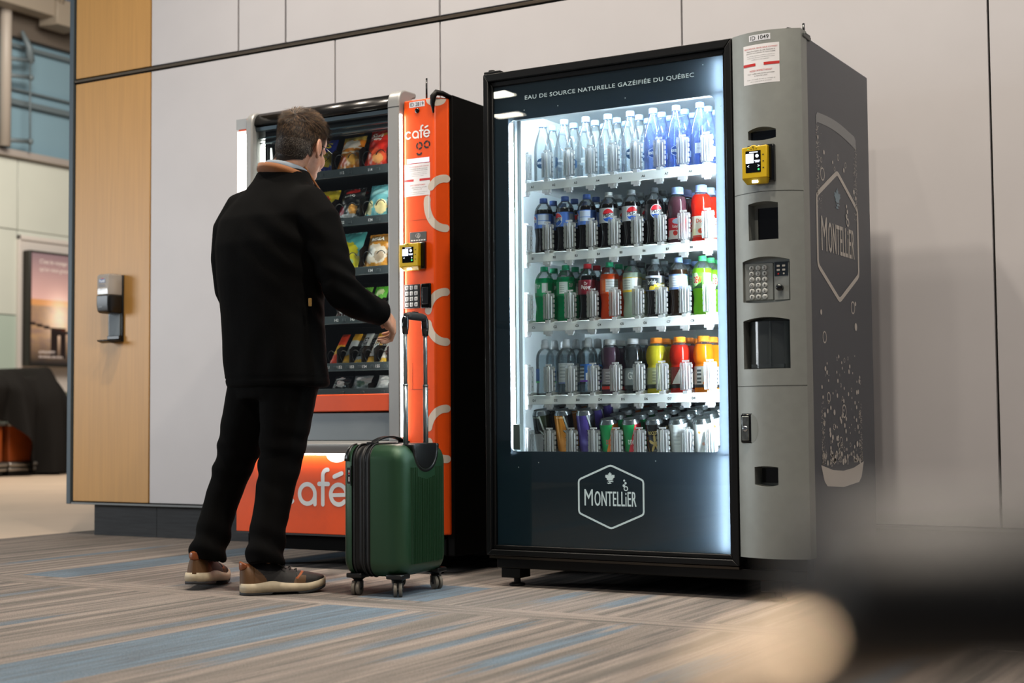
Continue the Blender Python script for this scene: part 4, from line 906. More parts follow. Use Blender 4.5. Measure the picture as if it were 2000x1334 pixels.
S(4, (3,), 'short orange and green can', lambda c: (lambda: can('', .122, dewcan('e07a24'), (('DEW', .024, .016, 4, .38, 'd0282c'),))))
S(4, (4,), 'short red and green can', lambda c: (lambda: can('', .122, dewcan('cc2434'), (('DEW', .024, .016, 4, .38, 'd8dcdc'),))))
S(4, (5,), 'short black can with gold star', lambda c: (lambda: can('', .122, rock, (('ROCKSTAR', .046, .012, 4, .64, 'd8bc78'),))))
S(4, (6,), 'short white can with grey print', lambda c: (lambda: can('', .122, painter('d2d6d6', [('bars', -40, 0, .2, .8, 'c0c6c6', 'd6dada')]), ())))
S(4, (7,), 'short white can with orange specks', lambda c: (lambda: can('', .122, painter('d6dad8', [('disc', -30, .72, 8, .05, 'd8843c'), ('disc', 20, .72, 9, .06, 'd8843c'), ('disc', -10, .3, 10, .06, 'd8a08c')]), ())))
ORD_ = ['leftmost', 'second', 'third', 'fourth', 'fifth', 'sixth', 'seventh', 'rightmost']
SHELF = ['top', 'second', 'third', 'fourth', 'bottom']; BEHIND = ['', 'one', 'two', 'three', 'four']
RZ = [14, 14, 16, 16, 18, 20, 22, 24]
for (r, c), (look, mk) in SPEC.items():
    proto = mk(); kind = 'can' if r == 4 else 'bottle'; grp = ('cans' if r == 4 else 'bottles')+' on the %s shelf of the drinks machine' % SHELF[r]
    n = 3 if r < 4 else (3 if c < 3 else 5)
    for k in range(n):
        if k == 0: lab = '%s, %s in front on the %s shelf' % (look, ORD_[c], SHELF[r])
        else: lab = '%s, %s behind the %s front %s of the %s shelf' % (look.split(' with ')[0].split(' showing ')[0].replace('tinted ', '').replace('short ', '').replace('tall ', ''), BEHIND[k], ORD_[c], kind, SHELF[r])
        loc = (-2.69+XC[c], 4.4+YC+0.0725*k, ZS[r]-0.0006+((0.0170*k + 0.0085) if r == 4 else 0)); rz = radians(RZ[c]+7*sin(c*5+k*2.3+r))
        if k == 0: proto.location = loc; proto.rotation_euler = (0, 0, rz); proto['label'] = lab; proto['group'] = grp
        q = proto if k == 0 else copy_tree(proto, loc, rz+k*0.9, lab)
        if r == 4: q.rotation_mode = 'ZYX'; q.rotation_euler = (radians(13), 0, rz+k*0.9)
# ---------------------------------------------------------------- the orange snack machine
ORNG = mat('orange_vinyl', 'e04c00', 0.38, coat=0.08, bump=0.06, bscale=900, vary=0.02, vscale=30)
GRYM = mat('pillar_silver', '9b9c9b', 0.40, metal=0.35, bump=0.1, bscale=900); FLAPG = mat('flap_grey', '7c8488', 0.4, metal=0.25, bump=0.08, bscale=900)
BEIG = mat('beige_vinyl', 'c9bfb2', 0.5); INB = mat('interior_black', '0b0c0d', 0.35); TRAYB = mat('tray_black', '3a4144', 0.3, metal=0.3)
BODYB = mat('body_black', '040404', 0.75, spec=0.08)
LEDW = mat('strip_led', 'ffffff', 0.5, emit='fff6ee', estr=26.0)
LEDI = mat('inner_led', 'ffffff', 0.5, emit='fff8f0', estr=60.0)
caf = thing('snack_vending_machine', 'orange and silver snack vending machine with glass front, half hidden by the person', 'vending machine', (-4.0, 4.6, 0))
m = MB().box(0.01, 0.035, 0.08, 0.80, 0.07, 1.80).box(1.0, 1.035, 0.045, 0.80, 0.07, 1.822).box(0.035, 1.0, 0.775, 0.80, 0.07, 1.80).box(0.035, 1.0, 0.08, 0.775, 1.79, 1.815).box(0.035, 1.0, 0.08, 0.775, 0.07, 0.10).box(0.03, 1.0, 0.04, 0.08, 0.07, 0.135)
m.build('cabinet', BODYB, caf, bevel=0.004)
m = MB().box(0.05, 0.12, 0.06, 0.13, 0.02, 0.07).lathe([(0.012, 0.006), (0.012, 0.025)], (0.085, 0.09, 0), 12).lathe([(0.025, 0), (0.025, 0.007), (0.013, 0.01)], (0.085, 0.09, 0), 14)
for q in ((0, 0, 0), (0.84, 0, 0), (0, 0.6, 0), (0.84, 0.6, 0)): m.build('leg', BODYB, caf, loc=q)
m = MB().box(0.085, 0.095, 0.085, 0.70, 0.60, 1.78).box(0.79, 0.80, 0.085, 0.70, 0.60, 1.78).box(0.095, 0.79, 0.69, 0.70, 0.60, 1.78).box(0.095, 0.79, 0.085, 0.69, 1.765, 1.78).box(0.095, 0.79, 0.085, 0.69, 0.60, 0.61)
m.box(0.095, 0.79, 0.10, 0.115, 1.735, 1.765); m.build('liner', INB, caf)
MB().prism([(0.10, 1.25), (0.118, 1.25), (0.128, 1.56), (0.108, 1.72), (0.10, 1.72)], lambda x, z, y: (x, y, z), 0.095, 0.10).build('side_reflection', mat('painted_reflection', 'd5dde0', 0.4), caf)  # pale strip put in as the white reflection seen inside on the left
# silver pillars that round back over the top
def pillar(x0, x1, zb, zt, nm, yf=-0.02):
    pr = [(-yf*0-0.0, 0)]
    out = [(yf, zb), (yf, zt-0.05)] + [(yf+0.05-0.05*cos(radians(a)), zt-0.05+0.05*sin(radians(a))) for a in (15, 30, 45, 60, 75, 90)] + [(0.10, zt), (0.10, zt-0.02), (0.07, zt-0.03), (0.06, zb)]
    MB().prism(out, lambda y, z, x: (x, y, z), x0, x1).build(nm, GRYM, caf, bevel=0.007, seg=3)
pillar(0.066, 0.100, 0.50, 1.856, 'pillar'); pillar(0.776, 0.832, 0.50, 1.862, 'pillar')
MB().box(0.776, 0.832, -0.021, -0.019, 1.790, 1.792).build('pillar_seam', mat('seam_dark', '30332f', 0.7), caf)
vis = [(0.0, 1.795), (-0.006, 1.80)] + [(0.05-0.056*cos(radians(a)), 1.80+0.056*sin(radians(a))) for a in (10, 25, 40, 55, 70, 85)] + [(0.09, 1.856), (0.09, 1.80), (0.03, 1.787)]
MB().prism(vis, lambda y, z, x: (x, y, z), 0.100, 0.776, sm=True).build('visor', mat('visor_black', '100f0e', 0.22), caf)
MB().box(0.100, 0.776, 0.004, 0.03, 1.775, 1.790).box(0.100, 0.776, 0.02, 0.04, 1.745, 1.750).box(0.100, 0.776, 0.03, 0.05, 1.727, 1.731).build('top_rail', mat('rail_steel', '5d6a70', 0.3, metal=0.8), caf)
MB().box(0.100, 0.776, 0.008, 0.012, 0.69, 1.780).build('glass_pane', PANE, caf)
for x in (0.8332, 0.0648): MB().box(x-0.0012, x+0.0012, -0.016, -0.003, 0.52, 1.76).build('light_strip', LEDW, caf)
MB().tube([(0.106, 0.050, 0.70), (0.106, 0.050, 1.74)], 0.003, 10).build('inner_light', mat('dim_led', 'ffffff', .5, emit='fff8f0', estr=40), caf)
MB().tube([(0.766, 0.045, 0.70), (0.766, 0.045, 1.74)], 0.006, 10).build('inner_light', LEDI, caf)

# orange left flank and right column
MB().prism([(0.0, 0.08), (0.0, 0.014), (0.012, 0.0), (0.056, 0.0), (0.066, 0.012), (0.066, 0.08)], lambda x, y, z: (x, y, z), 0.45, 1.832).build('left_flank', ORNG, caf, bevel=0.003)
MB().box(0.006, 0.058, -0.002, 0.0, 0.47, 1.782).build('light_panel', mat('lit_diffuser', 'f0ece8', .5, emit='fff4ec', estr=0.9), caf)
MB().prism([(0.0, 1.79), (0.056, 1.79), (0.056, 1.833), (0.0, 1.833)], lambda x, z, y: (x, y, z), -0.0012, 0.0).build('flank_cap', GRYM, caf)
colc = MB().prism([(0.842, 0.0), (0.98, 0.0), (1.019, 0.042), (1.019, 0.09), (0.834, 0.09), (0.834, 0.012)], lambda x, y, z: (x, y, z), 0.150, 1.812).build('control_column', ORNG, caf, bevel=0.006, seg=3)
cg = 0.70710678
def pw(d):
    def f(s, z):
        if s <= 0.98: return (s, -d, z)
        q = (s-0.98)/0.0573; return (0.98+0.039*q+d*0.73, 0.042*q-d*0.68, z)
    return f
def fold_at(s0, vf):
    V, F = [], []
    for f in vf[1]:
        P = [vf[0][i] for i in f]
        for sg in (1, -1):
            out = []
            for a, b in zip(P, P[1:]+P[:1]):
                da, db = (s0-a[0])*sg, (s0-b[0])*sg
                if da >= 0: out.append(a)
                if da*db < 0: q = da/(da-db); out.append((a[0]+(b[0]-a[0])*q, a[1]+(b[1]-a[1])*q))
            if len(out) > 2: F.append(tuple(range(len(V), len(V)+len(out)))); V += [(x-1e-7*sg*0, y) for x, y in (p[:2] for p in out)]
    return V, F
m = MB()
for cz, arcs in ((1.405, ((85, 138), (170, 272))), (0.972, ((88, 165), (195, 272))), (0.530, ((88, 165), (198, 272)))):
    for a0, a1 in arcs: m.flat(fold_at(0.98, stroke(arc(1.020, cz, 0.074, a0, a1, 26, 0.095), 0.030)), pw(0.0007))
m.flat(fold_at(0.98, poly(arc(0.985, 1.806, 0.042, 180, 360, 16, 0.028))), pw(0.0007))
m.build('ring_decal', BEIG, colc, norm=False)
def cafe_word(x, z, s, w=0.20):
    r = 0.5-w/2; P = []
    P.append(xf(stroke(arc(0.5, 0.5, r, 48, 312, 30), w), s, s, x, z))
    P.append(xf(merge(stroke(arc(0.5, 0.5, r, 0, 360, 36)[:-1], w, True), stroke([(1-w/2, 0.5), (1-w/2, 0.08)], w)), s, s, x+1.06*s, z))
    P.append(xf(merge(stroke([(0.28, 0.08), (0.28, 1.28)] + arc(0.28+0.24, 1.28, 0.24, 165, 85, 8), w), stroke([(0.08, 0.93), (0.56, 0.93)], w)), s, s, x+2.10*s, z))
    P.append(xf(merge(stroke(arc(0.5, 0.5, r, 0, 318, 34), w), stroke([(w/2, 0.47), (1-w/2, 0.5)], w*0.85, cap=0), stroke([(0.28, 1.24), (0.66, 1.38)], w)), s, s, x+2.70*s, z))
    return merge(*P)
pf0 = lambda d: (lambda x, z: (x, -d, z))
MB().flat(cafe_word(0.8455, 1.660, 0.0315), pf0(0.0007)).build('word_lettering', WHITEV, colc, norm=False)
s = 0.030; g = merge(stroke(arc(0.5, 0.5, 0.4, 120, 235, 12), .22, cap=0), stroke(arc(0.5, 0.5, 0.4, 255, 330, 12), .22, cap=0), stroke(arc(0.5, 0.5, 0.4, 345, 460, 12), .22, cap=0), stroke(arc(0.48, -0.26, 0.38, 200, 340, 12), .22, cap=0))
o_ = merge(stroke(arc(0.5, 0.5, 0.4, 75, 175, 12), .22, cap=0), stroke(arc(0.5, 0.5, 0.4, 195, 305, 12), .22, cap=0), stroke(arc(0.5, 0.5, 0.4, 325, 420, 12), .22, cap=0))
MB().flat(xf(g, s, s, 0.897, 1.616), pf0(0.0007)).flat(xf(o_, s, s, 0.932, 1.618), pf0(0.0007)).build('small_lettering', INK, colc, norm=False)
sticker_id('ID 2819', 0.866, 0.937, 1.782, 1.804, pf0, colc)
MB().sphere((0.903, -0.001, 1.768), (0.0105, 0.007, 0.0105), 18, 12).build('camera_dome', BLKG, colc)
MB().box(0.854, 0.957, -0.001, 0.004, 1.566, 1.584).build('display', mat('lit_display', 'c9d4e8', 0.4, emit='cfdcff', estr=0.55), colc)
notice(0.843, 0.960, 1.439, 1.563, pf0, colc)
MB().box(0.954, 0.957, -0.002, 0.0, 1.350, 1.440).build('card_edge', WHITEV, colc)
np_ = MB().box(0.867, 0.943, -0.002, 0.0, 1.262, 1.300).build('contactless_plate', mat('plate_grey', '4a4f50', 0.4), colc, bevel=0.0008)
m = MB()
for r in (0.004, 0.008, 0.012): m.flat(stroke(arc(0.899, 1.284, r, -50, 50, 10), 0.0014), pf0(0.0026))
m.flat(stroke(arc(0.905, 1.286, 0.011, 0, 350, 20, 0.008), 0.001, True), pf0(0.0026))
for i in range(6): m.flat(poly(rrect(0.873+0.0115*i, 0.881+0.0115*i, 1.2655, 1.2705, 0.0006)), pf0(0.0026))
m.build('contactless_print', PAPER, np_)
card_reader(colc, 0.888, 1.207, 0.0, 1, 0.096, 0.100)
kp = MB().box(0.841, 0.913, -0.005, 0.0, 1.008, 1.100).build('keypad', mat('keypad_black', '1c1e20', 0.4), colc, bevel=0.002)
m = MB(); kb = None
for r, row in enumerate(('123', '456', '789', '*0#')):
    for c_, ch in enumerate(row):
        x, z = 0.856+0.0208*c_, 1.087-0.0215*r
        MB().box(x-0.0075, x+0.0075, -0.0085, -0.005, z-0.0075, z+0.0075).build('button', mat('button_white', 'c9cdd0', 0.35), kp, bevel=0.002)
        m.flat(text(ch, h=0.008, x=x, y=z), pf0(0.009))
m.build('key_lettering', INK, kp)
sl = MB().box(0.918, 0.964, -0.008, 0.0, 1.006, 1.101).build('coin_slot_bezel', BLKG, colc, bevel=0.006)
MB().box(0.927, 0.955, -0.010, -0.007, 1.022, 1.086).build('coin_slot', mat('slot_dark', '1b1d20', 0.2), sl, bevel=0.004)
m = MB().box(0.8745, 0.8755, -0.0006, 0.0, 0.70, 0.80).box(0.845, 0.955, -0.0006, 0.0, 0.698, 0.700).box(0.845, 0.955, -0.0006, 0.0, 1.345, 1.346)
m.build('access_seam', mat('orange_seam', '8a2c06', 0.6), colc)
R = [(0.979, -0.004, 1.750), (0.979, -0.010, 1.785), (0.982, -0.010, 1.812), (0.990, 0.0, 1.828), (1.005, 0.02, 1.826), (1.022, 0.05, 1.815)]
MB().tube(R, [0.003, 0.009, 0.012, 0.012, 0.010, 0.009], 10).build('corner_guard', BLACKP, caf)
MB().tube([(0.913, 0.05, 1.81), (0.913, 0.05, 1.902)], 0.0038, 8).lathe([(0.008, 1.81), (0.006, 1.822)], (0.913, 0.05, 0), 10).build('aerial', BLKG, caf)
# apron: orange rail, grey flap, ledge, lit lower panel with the word
MB().box(0.100, 0.776, -0.012, 0.05, 0.618, 0.686).build('orange_rail', ORNG, caf, bevel=0.004)
MB().box(0.100, 0.776, 0.0, 0.03, 0.505, 0.614).build('delivery_flap', FLAPG, caf, bevel=0.003)
ledge = [(0.03, 0.508), (-0.035, 0.500), (-0.045, 0.492), (-0.045, 0.478), (-0.03, 0.455), (0.03, 0.450)]
MB().prism(ledge, lambda y, z, x: (x, y, z), 0.062, 0.836).build('ledge', GRYM, caf, bevel=0.003)
MB().box(0.08, 0.82, -0.024, -0.012, 0.4495, 0.4535).build('light_strip', LEDW, caf)
MB().box(0.002, 0.836, 0.0, 0.04, 0.137, 0.452).build('lower_panel', ORNG, caf, bevel=0.003)
MB().box(0.002, 0.836, 0.002, 0.035, 0.130, 0.138).build('panel_edge', mat('panel_edge', '20201f', 0.4), caf)
MB().flat(cafe_word(0.222, 0.247, 0.0945, 0.185), pf0(0.0008)).flat(poly(arc(0.515, 0.449, 0.05, 180, 360, 20, 0.03)), pf0(0.0008)).build('word_lettering', WHITEV, caf, norm=False)
# trays
TZ = [1.602, 1.400, 1.197, 1.005, 0.815, 0.712]; TN = [[(0.32, '110'), (0.46, '112'), (0.60, '114'), (0.74, '116')], [(0.32, '120'), (0.46, '122'), (0.60, '124'), (0.74, '126')], [(0.32, '130'), (0.46, '132'), (0.60, '134'), (0.74, '136')],
      [(0.43, '142'), (0.51, '143'), (0.59, '144'), (0.67, '145'), (0.74, '146')], [(0.385, '151'), (0.447, '152'), (0.507, '153'), (0.569, '154'), (0.633, '155'), (0.70, '156')], [(0.42, '161'), (0.52, '162'), (0.62, '163'), (0.72, '164')]]
trays = []; coilm = {}
for r, z in enumerate(TZ):
    m = MB().box(0.105, 0.78, 0.112, 0.122, z-0.034, z).box(0.105, 0.78, 0.122, 0.60, z-0.012, z-0.006).box(0.105, 0.78, 0.108, 0.112, z-0.034, z-0.031)
    for x, s in TN[r]: m.lathe([(0.008, 0), (0.008, 0.003)], (0, 0, 0), 12) if False else m.box(x+0.03, x+0.048, 0.1095, 0.112, z-0.024, z-0.012)
    tr = m.build('tray', TRAYB, caf, bevel=0.001, seg=1); trays.append(tr)
    m = MB()
    for x, s in TN[r]: m.flat(text(s, h=0.0115, bold=0.02, x=x, y=z-0.017), lambda a, b: (a, 0.1115, b))
    if r < 5: m.build('slot_lettering', PAPER, tr)
    xs_ = [x for x, s in TN[r]]; pit = xs_[1]-xs_[0]; hh = 0.095 if r < 3 else (0.075 if r < 5 else 0.03)
    for x in xs_:
        MB().prism([(0.135, 0), (0.135, hh*0.8), (0.16, hh), (0.55, hh), (0.55, 0)], lambda y, zz, xx: (xx, y, z-0.006+zz), x+pit/2-0.002, x+pit/2+0.002).build('divider', mat('divider_brown', '15100d', 0.25), tr)
    if r == 5: continue
    cr = 0.033 if r < 3 else 0.027
    if cr not in coilm:
        n = 66; coilm[cr] = MB().tube([(cr*cos(2*pi*i/22+0.6), 0.06*i/22, cr*sin(2*pi*i/22+0.6)) for i in range(n)], 0.0019, 6).mesh('coil', mat('coil_black', '0a0a0a', 0.3))
    for x in xs_:
        for dx in ((-0.033, 0.033) if r < 3 else (0,)):
            o = bpy.data.objects.new('coil', coilm[cr]); COL.objects.link(o); o.parent = tr; o.location = (x+dx, 0.126, z+cr-0.003)
# ---------------------------------------------------------------- snacks on the coils
FOIL = mat('foil_print', 'ffffff', 0.28, spec=0.6, paint=True); 
def bag(name, w, h, th, lean, paint, words, seed=0, crimp=True):
    t = thing(name, 'x', 'snack'); a = radians(lean); rr = random.Random(seed); ph = [rr.uniform(0, 6) for _ in range(6)]
    def surf(u, v, sgn, d=0.0):
        x = (u-0.5)*w*(1-0.05*sin(pi*v)); k = max(0, 1-abs(2*u-1)**2.6)*max(0, 1-abs(2*v-1)**2.4)
        b = th/2*k + 0.0025*sin(9*u+14*v+ph[0])*k + 0.002*sin(23*v-11*u+ph[1])*k**.5 + 0.002*sin(31*u+ph[2])*(1-k)*abs(2*v-1)**3
        nn = sgn*b+d; y = v*h
        return (x, y*sin(a)-nn*cos(a), y*cos(a)+nn*sin(a)+th*0.1)
    m = MB().grid(lambda u, v: surf(u, v, 1), 34, 40, colfn=paint).grid(lambda u, v: surf(u, v, -1), 12, 12, colfn=lambda u, v: paint(u, v))
    m.build('wrapper', FOIL, t, norm=False); w0 = t.children[0]
    by = {}
    for s, ww, hh, cx, cy, col, sh in words: by.setdefault(col, MB()).flat(text(s, w=ww*w, h=hh*h, x=cx, y=0, bold=0.03, shear=sh), (lambda cy: lambda x, y: surf(min(1, max(0, (x-cx)/w+cx)), min(1, max(0, y/h+cy+0.12*(((x-cx)/w)*0))), 1, 0.0038))(cy))
    for col, mm in by.items(): mm.build('lettering', mat('ink_'+col, col, 0.4), w0, norm=False)
    return t
def blots(bg, items, stripe=None):
    def f(u, v):
        c = bg
        for it in items:
            if it[0] == 'o':
                _, cu, cv, ru, rv, col = it
                if ((u-cu)/ru)**2+((v-cv)/rv)**2 < 1+0.35*mnoise.noise((u*14, v*14, cu*7)): c = col
            else:
                u0, u1, v0, v1, col = it
                if u0 < u < u1 and v0 < v+0.05*mnoise.noise((u*6, v*3, 2)) < v1: c = col
        if v > 0.96 or v < 0.03: c = tuple(min(1, x*1.15) for x in lin(c))
        return c
    return f
GR = lambda r: 'snacks on the %s tray of the orange machine' % ['top', 'second', 'third', 'fourth', 'fifth', 'lowest'][r]
def put(o, r, x, label, y=0.150, rz=0.0, dz=0.0):
    o.location = (-4.0+x, 4.6+y, TZ[r]-0.004+dz); o.rotation_euler = (0, 0, rz); o['label'] = label; o['group'] = GR(r)
def more(o, r, x, label, n=1):
    for k in range(n): copy_tree(o, (-4.0+x+0.004*k, 4.6+0.150+0.062*(k+1), TZ[r]-0.004), 0.03*(k+1), label if n == 1 else label)
b = bag('chip_bag', .115, .150, .05, 20, blots('2a3c9a', [('o', .5, .35, .5, .28, 'e8c83c'), ('o', .4, .3, .25, .16, 'd8301c'), (0, 1, 0, .14, '24348c')]), (('IS', .34, .17, .72, .76, 'e8d43c', .2),), 1)
put(b, 0, .32, 'blue and yellow chip bag just right of the head on the top tray', rz=.05)
b = bag('chip_bag', .122, .152, .05, 21, blots('e88a24', [(0, 1, .56, .62, 'f2e8dc'), (0, 1, .42, .47, 'f4dcc0'), ('o', .5, .72, .42, .12, 'f0e4d8'), ('o', .3, .22, .2, .14, 'e8601c'), ('o', .7, .25, .22, .15, 'f0b050'), (0, 1, .86, 1, 'e8c85c')]), (), 2)
put(b, 0, .46, 'orange and white chip bag above slot label 112', rz=-.08); more(b, 0, .46, 'orange and white chip bag behind the front one above label 112')
b = bag('chip_bag', .128, .165, .055, 21, blots('c8281c', [('o', .62, .84, .16, .07, 'f0c83c'), ('o', .5, .22, .42, .2, 'e0502c'), ('o', .6, .18, .2, .12, 'e8a060'), (0, 1, .9, 1, 'd03020')]), (('Sun', .52, .15, .42, .80, 'f0ece4', .25), ('CHIPS', .45, .07, .42, .66, 'f0ece4', .2)), 3)
put(b, 0, .60, 'big red chip bag above slot label 114', rz=-.05); more(b, 0, .60, 'red chip bag standing behind the front red one above label 114')
b = bag('chip_bag', .12, .15, .05, 21, blots('d84a1c', [('o', .4, .3, .3, .2, 'f0b040')]), (), 4); put(b, 0, .74, 'sliver of orange-red chip bag beside the silver pillar, top tray')
b = bag('chip_bag', .12, .14, .05, 21, blots('d8c02c', [('o', .4, .6, .35, .2, 'c82c1c'), ('o', .5, .2, .4, .15, '201c18')]), (), 5); put(b, 1, .33, 'yellow chip bag beside the dark barbecue bag, second tray')
b = bag('chip_bag', .12, .140, .05, 22, blots('1d1c1e', [('o', .5, .86, .3, .1, 'd8342c'), ('o', .2, .22, .16, .16, 'a8283c'), ('o', .72, .25, .18, .15, 'e0a050'), ('o', .5, .08, .4, .05, 'b8b8ba')]), (('BAR-B-Q', .5, .07, .5, .66, 'e8e8e4', .1),), 6)
put(b, 1, .46, 'black barbecue chip bag on the second tray', rz=-.05); more(b, 1, .46, 'black chip bag behind the front barbecue bag, second tray')
b = bag('chip_bag', .122, .145, .05, 22, blots('6cb4bc', [('o', .5, .7, .4, .1, '98d0d4'), ('o', .2, .25, .2, .2, 'e0dca8'), ('o', .7, .25, .24, .2, 'e8d8a0'), (0, 1, .9, 1, '58a4ae')]), (), 7)
put(b, 1, .60, 'teal chip bag above slot label 124', rz=-.05); more(b, 1, .60, 'teal chip bag behind the front teal one, label 124')
b = bag('chip_bag', .12, .12, .05, 22, blots('6a5a9c', [('o', .4, .3, .3, .2, 'd8d0e8')]), (), 8); put(b, 1, .745, 'sliver of purple chip bag by the silver pillar')
b = bag('chip_bag', .125, .165, .045, 22, blots('58b4b4', [('o', .45, .36, .46, .34, 'e0d42c'), (0, 1, 0, .3, 'd8cc34'), ('o', .5, .15, .3, .1, 'a8c8a0')]), (), 9)
put(b, 2, .45, 'teal and yellow snack bag beside the sleeve, third tray', rz=-.1)
b = bag('snack_bag', .125, .145, .05, 20, blots('c8862c', [('o', .5, .34, .45, .3, 'd8ccbc'), ('o', .35, .4, .2, .14, 'e8e4de'), ('o', .65, .28, .2, .14, 'b09a84'), (0, 1, 0, .1, 'd89a3c'), (0, 1, .7, .9, '8c6430')]), (('MEGA', .56, .12, .5, .79, 'f0f0f0', 0),), 10)
put(b, 2, .595, 'brown and silver nut bag reading MEGA, above label 134', rz=-.06); more(b, 2, .60, 'brown nut bag behind the front MEGA bag')
b = bag('snack_bag', .11, .13, .05, 21, blots('c83c2c', [('o', .4, .3, .3, .2, 'e8e4e0'), ('o', .5, .6, .3, .15, 'e8e4e0')]), (), 11); put(b, 2, .735, 'sliver of red and white snack bag by the silver pillar, third tray')
rowf = [('3a1c1c', 'c8c4c8', 'dark red and white snack bar above slot label 142', .43), ('6aa83c', '2c4c78', 'green and blue snack pack above slot label 143', .51), ('58b02c', 'c8d8a0', 'bright green snack pack behind the sleeve cuff', .59), ('c8ccd0', 'a8642c', 'white and brown snack pack above the hand', .67), ('8c7454', 'd8d4cc', 'tan snack pack between hand and silver pillar', .738)]
for i, (c1, c2, lb, x) in enumerate(rowf):
    b = bag('snack_bar', .066, .13 if i < 1 else .135, .03, 28, blots(c1, [('o', .5, .3, .4, .2, c2), ('o', .5, .75, .3, .15, c2)]), (('S', .4, .16, .5, .5, 'e8e8e8', 0),) if i == 0 else (), 20+i); put(b, 3, x, lb)
bars = [('d8a02c', [(0, 1, .25, .75, 'c0c4c8')], ('', 'b8242c'), 'yellow and silver candy bar, leftmost beside the jacket hem', .447), ('c0c2c4', [(0, 1, 0, .1, 'd8a830')], ('HERSHEYS', '141414'), 'silver candy bar with black lettering, label 153', .507),
        ('d8a02c', [(.2, .8, .18, .6, '3a3a3c'), (.3, .7, .24, .55, 'e8e8e6')], ('E', 'e8e8e6'), 'yellow candy bar with black and white panel, label 154', .569), ('d8d4d0', [(0, 1, 0, .12, 'd8a830'), ('o', .4, .75, .3, .1, '7c4a34')], ('Aero', '6c2c24'), 'white candy bar with brown lettering, label 155', .633), ('c01c24', [(0, 1, .1, .2, 'e8e4e4'), (.3, .6, .4, .9, 'd83038')], ('KITKAT', 'f0ecec'), 'red candy bar against the silver pillar', .697), ('d83c1c', [(0, 1, .3, .6, 'e8b030')], ('', 'ffffff'), 'orange-red candy bar behind the jacket', .385)]
for i, (c1, it, (s, col), lb, x) in enumerate(bars):
    t = thing('candy_bar', lb, 'snack'); a = radians(32); w_, h_ = .040, .145
    def surf(u, v, d=0.0):
        k = (1-abs(2*u-1)**4)*(1-abs(2*v-1)**10); n_ = .009*k+.0012*sin(40*v+i)*k+d
        return ((u-.5)*w_+.012*v, v*h_*sin(a)-n_*cos(a), v*h_*cos(a)+n_*sin(a)+.003)
    MB().grid(surf, 16, 40, colfn=blots(c1, it)).grid(lambda u, v: surf(u, v, -0.012*(1-abs(2*u-1)**4)*(1-abs(2*v-1)**10)), 8, 10, colfn=lambda u, v: c1).build('wrapper', FOIL, t, norm=False)
    if s: MB().flat(text(s, w=h_*.62, h=w_*.55, bold=.03), lambda x_, y_: surf(.5-y_/w_, .5+x_/h_, .0012)).build('lettering', mat('ink_'+col, col, .4), t.children[0], norm=False)
    put(t, 4, x, lb, y=.150, rz=0)
    if i < 5: copy_tree(t, (-4.0+x+.003, 4.6+.150+.05, TZ[4]-.004), .05, lb.split(',')[0].split(' with ')[0].split(' against')[0]+', standing behind the %s front bar of the fifth tray' % ['second', 'third', 'fourth', 'fifth', 'sixth'][i])
for i, (x, c1, lb) in enumerate(((.42, '20242a', 'dark foil pack beside the trousers on the lowest tray'), (.52, '8c9498', 'silver and green foil pack, middle of the lowest tray'), (.64, 'b4b8ba', 'bright silver foil pack by the pillar, lowest tray'))):
    b = bag('foil_pack', .09, .06, .03, 30, blots(c1, [('o', .5, .3, .25, .2, '3c5a50' if i == 1 else 'd0d4d6'), ('o', .4, .7, .3, .1, 'd8dcde')]), (), 30+i); put(b, 5, x, lb)
# ---------------------------------------------------------------- the person at the snack machine
PX, PY = -3.30, 3.95
person = thing('person', 'person in black jacket and black trousers standing with back turned, pressing towards the snack machine', 'person', (PX, PY, 0))
def L3(x, y, z): return Vector((x-PX, y-PY, z))
def remesh(mb, voxel, name, mats, parent, smooth=2, disp=None, paint=None):
    """union of the shapes in mb as one continuous skin"""
    me = mb.mesh('union', mat('tmp')); o = bpy.data.objects.new('union', me); COL.objects.link(o)
    bm = bmesh.new(); bm.from_mesh(me); bmesh.ops.recalc_face_normals(bm, faces=bm.faces); bm.to_mesh(me); bm.free()
    md = o.modifiers.new('r', 'REMESH'); md.mode = 'VOXEL'; md.voxel_size = voxel
    dg = bpy.context.evaluated_depsgraph_get(); dg.update()
    ne = bpy.data.meshes.new_from_object(o.evaluated_get(dg)); bpy.data.objects.remove(o); bpy.data.meshes.remove(me)
    bm = bmesh.new(); bm.from_mesh(ne)
    for _ in range(smooth): bmesh.ops.smooth_vert(bm, verts=bm.verts, factor=0.5, use_axis_x=True, use_axis_y=True, use_axis_z=True)
    bm.normal_update()
    if disp:
        for v in bm.verts: v.co += v.normal*disp(v.co, v.normal)
    bm.to_mesh(ne); bm.free(); ne.name = name; ne.materials.clear()
    for m in (mats if isinstance(mats, (list, tuple)) else [mats]): ne.materials.append(m)
    ne.polygons.foreach_set('use_smooth', [True]*len(ne.polygons))
    if paint:
        at = ne.color_attributes.new('Col', 'FLOAT_COLOR', 'POINT'); buf = []
        for v in ne.vertices: buf += [*paint(v.co), 1.0]
        at.data.foreach_set('color', buf)
    ob = bpy.data.objects.new(name, ne); COL.objects.link(ob); ob.parent = parent; return ob
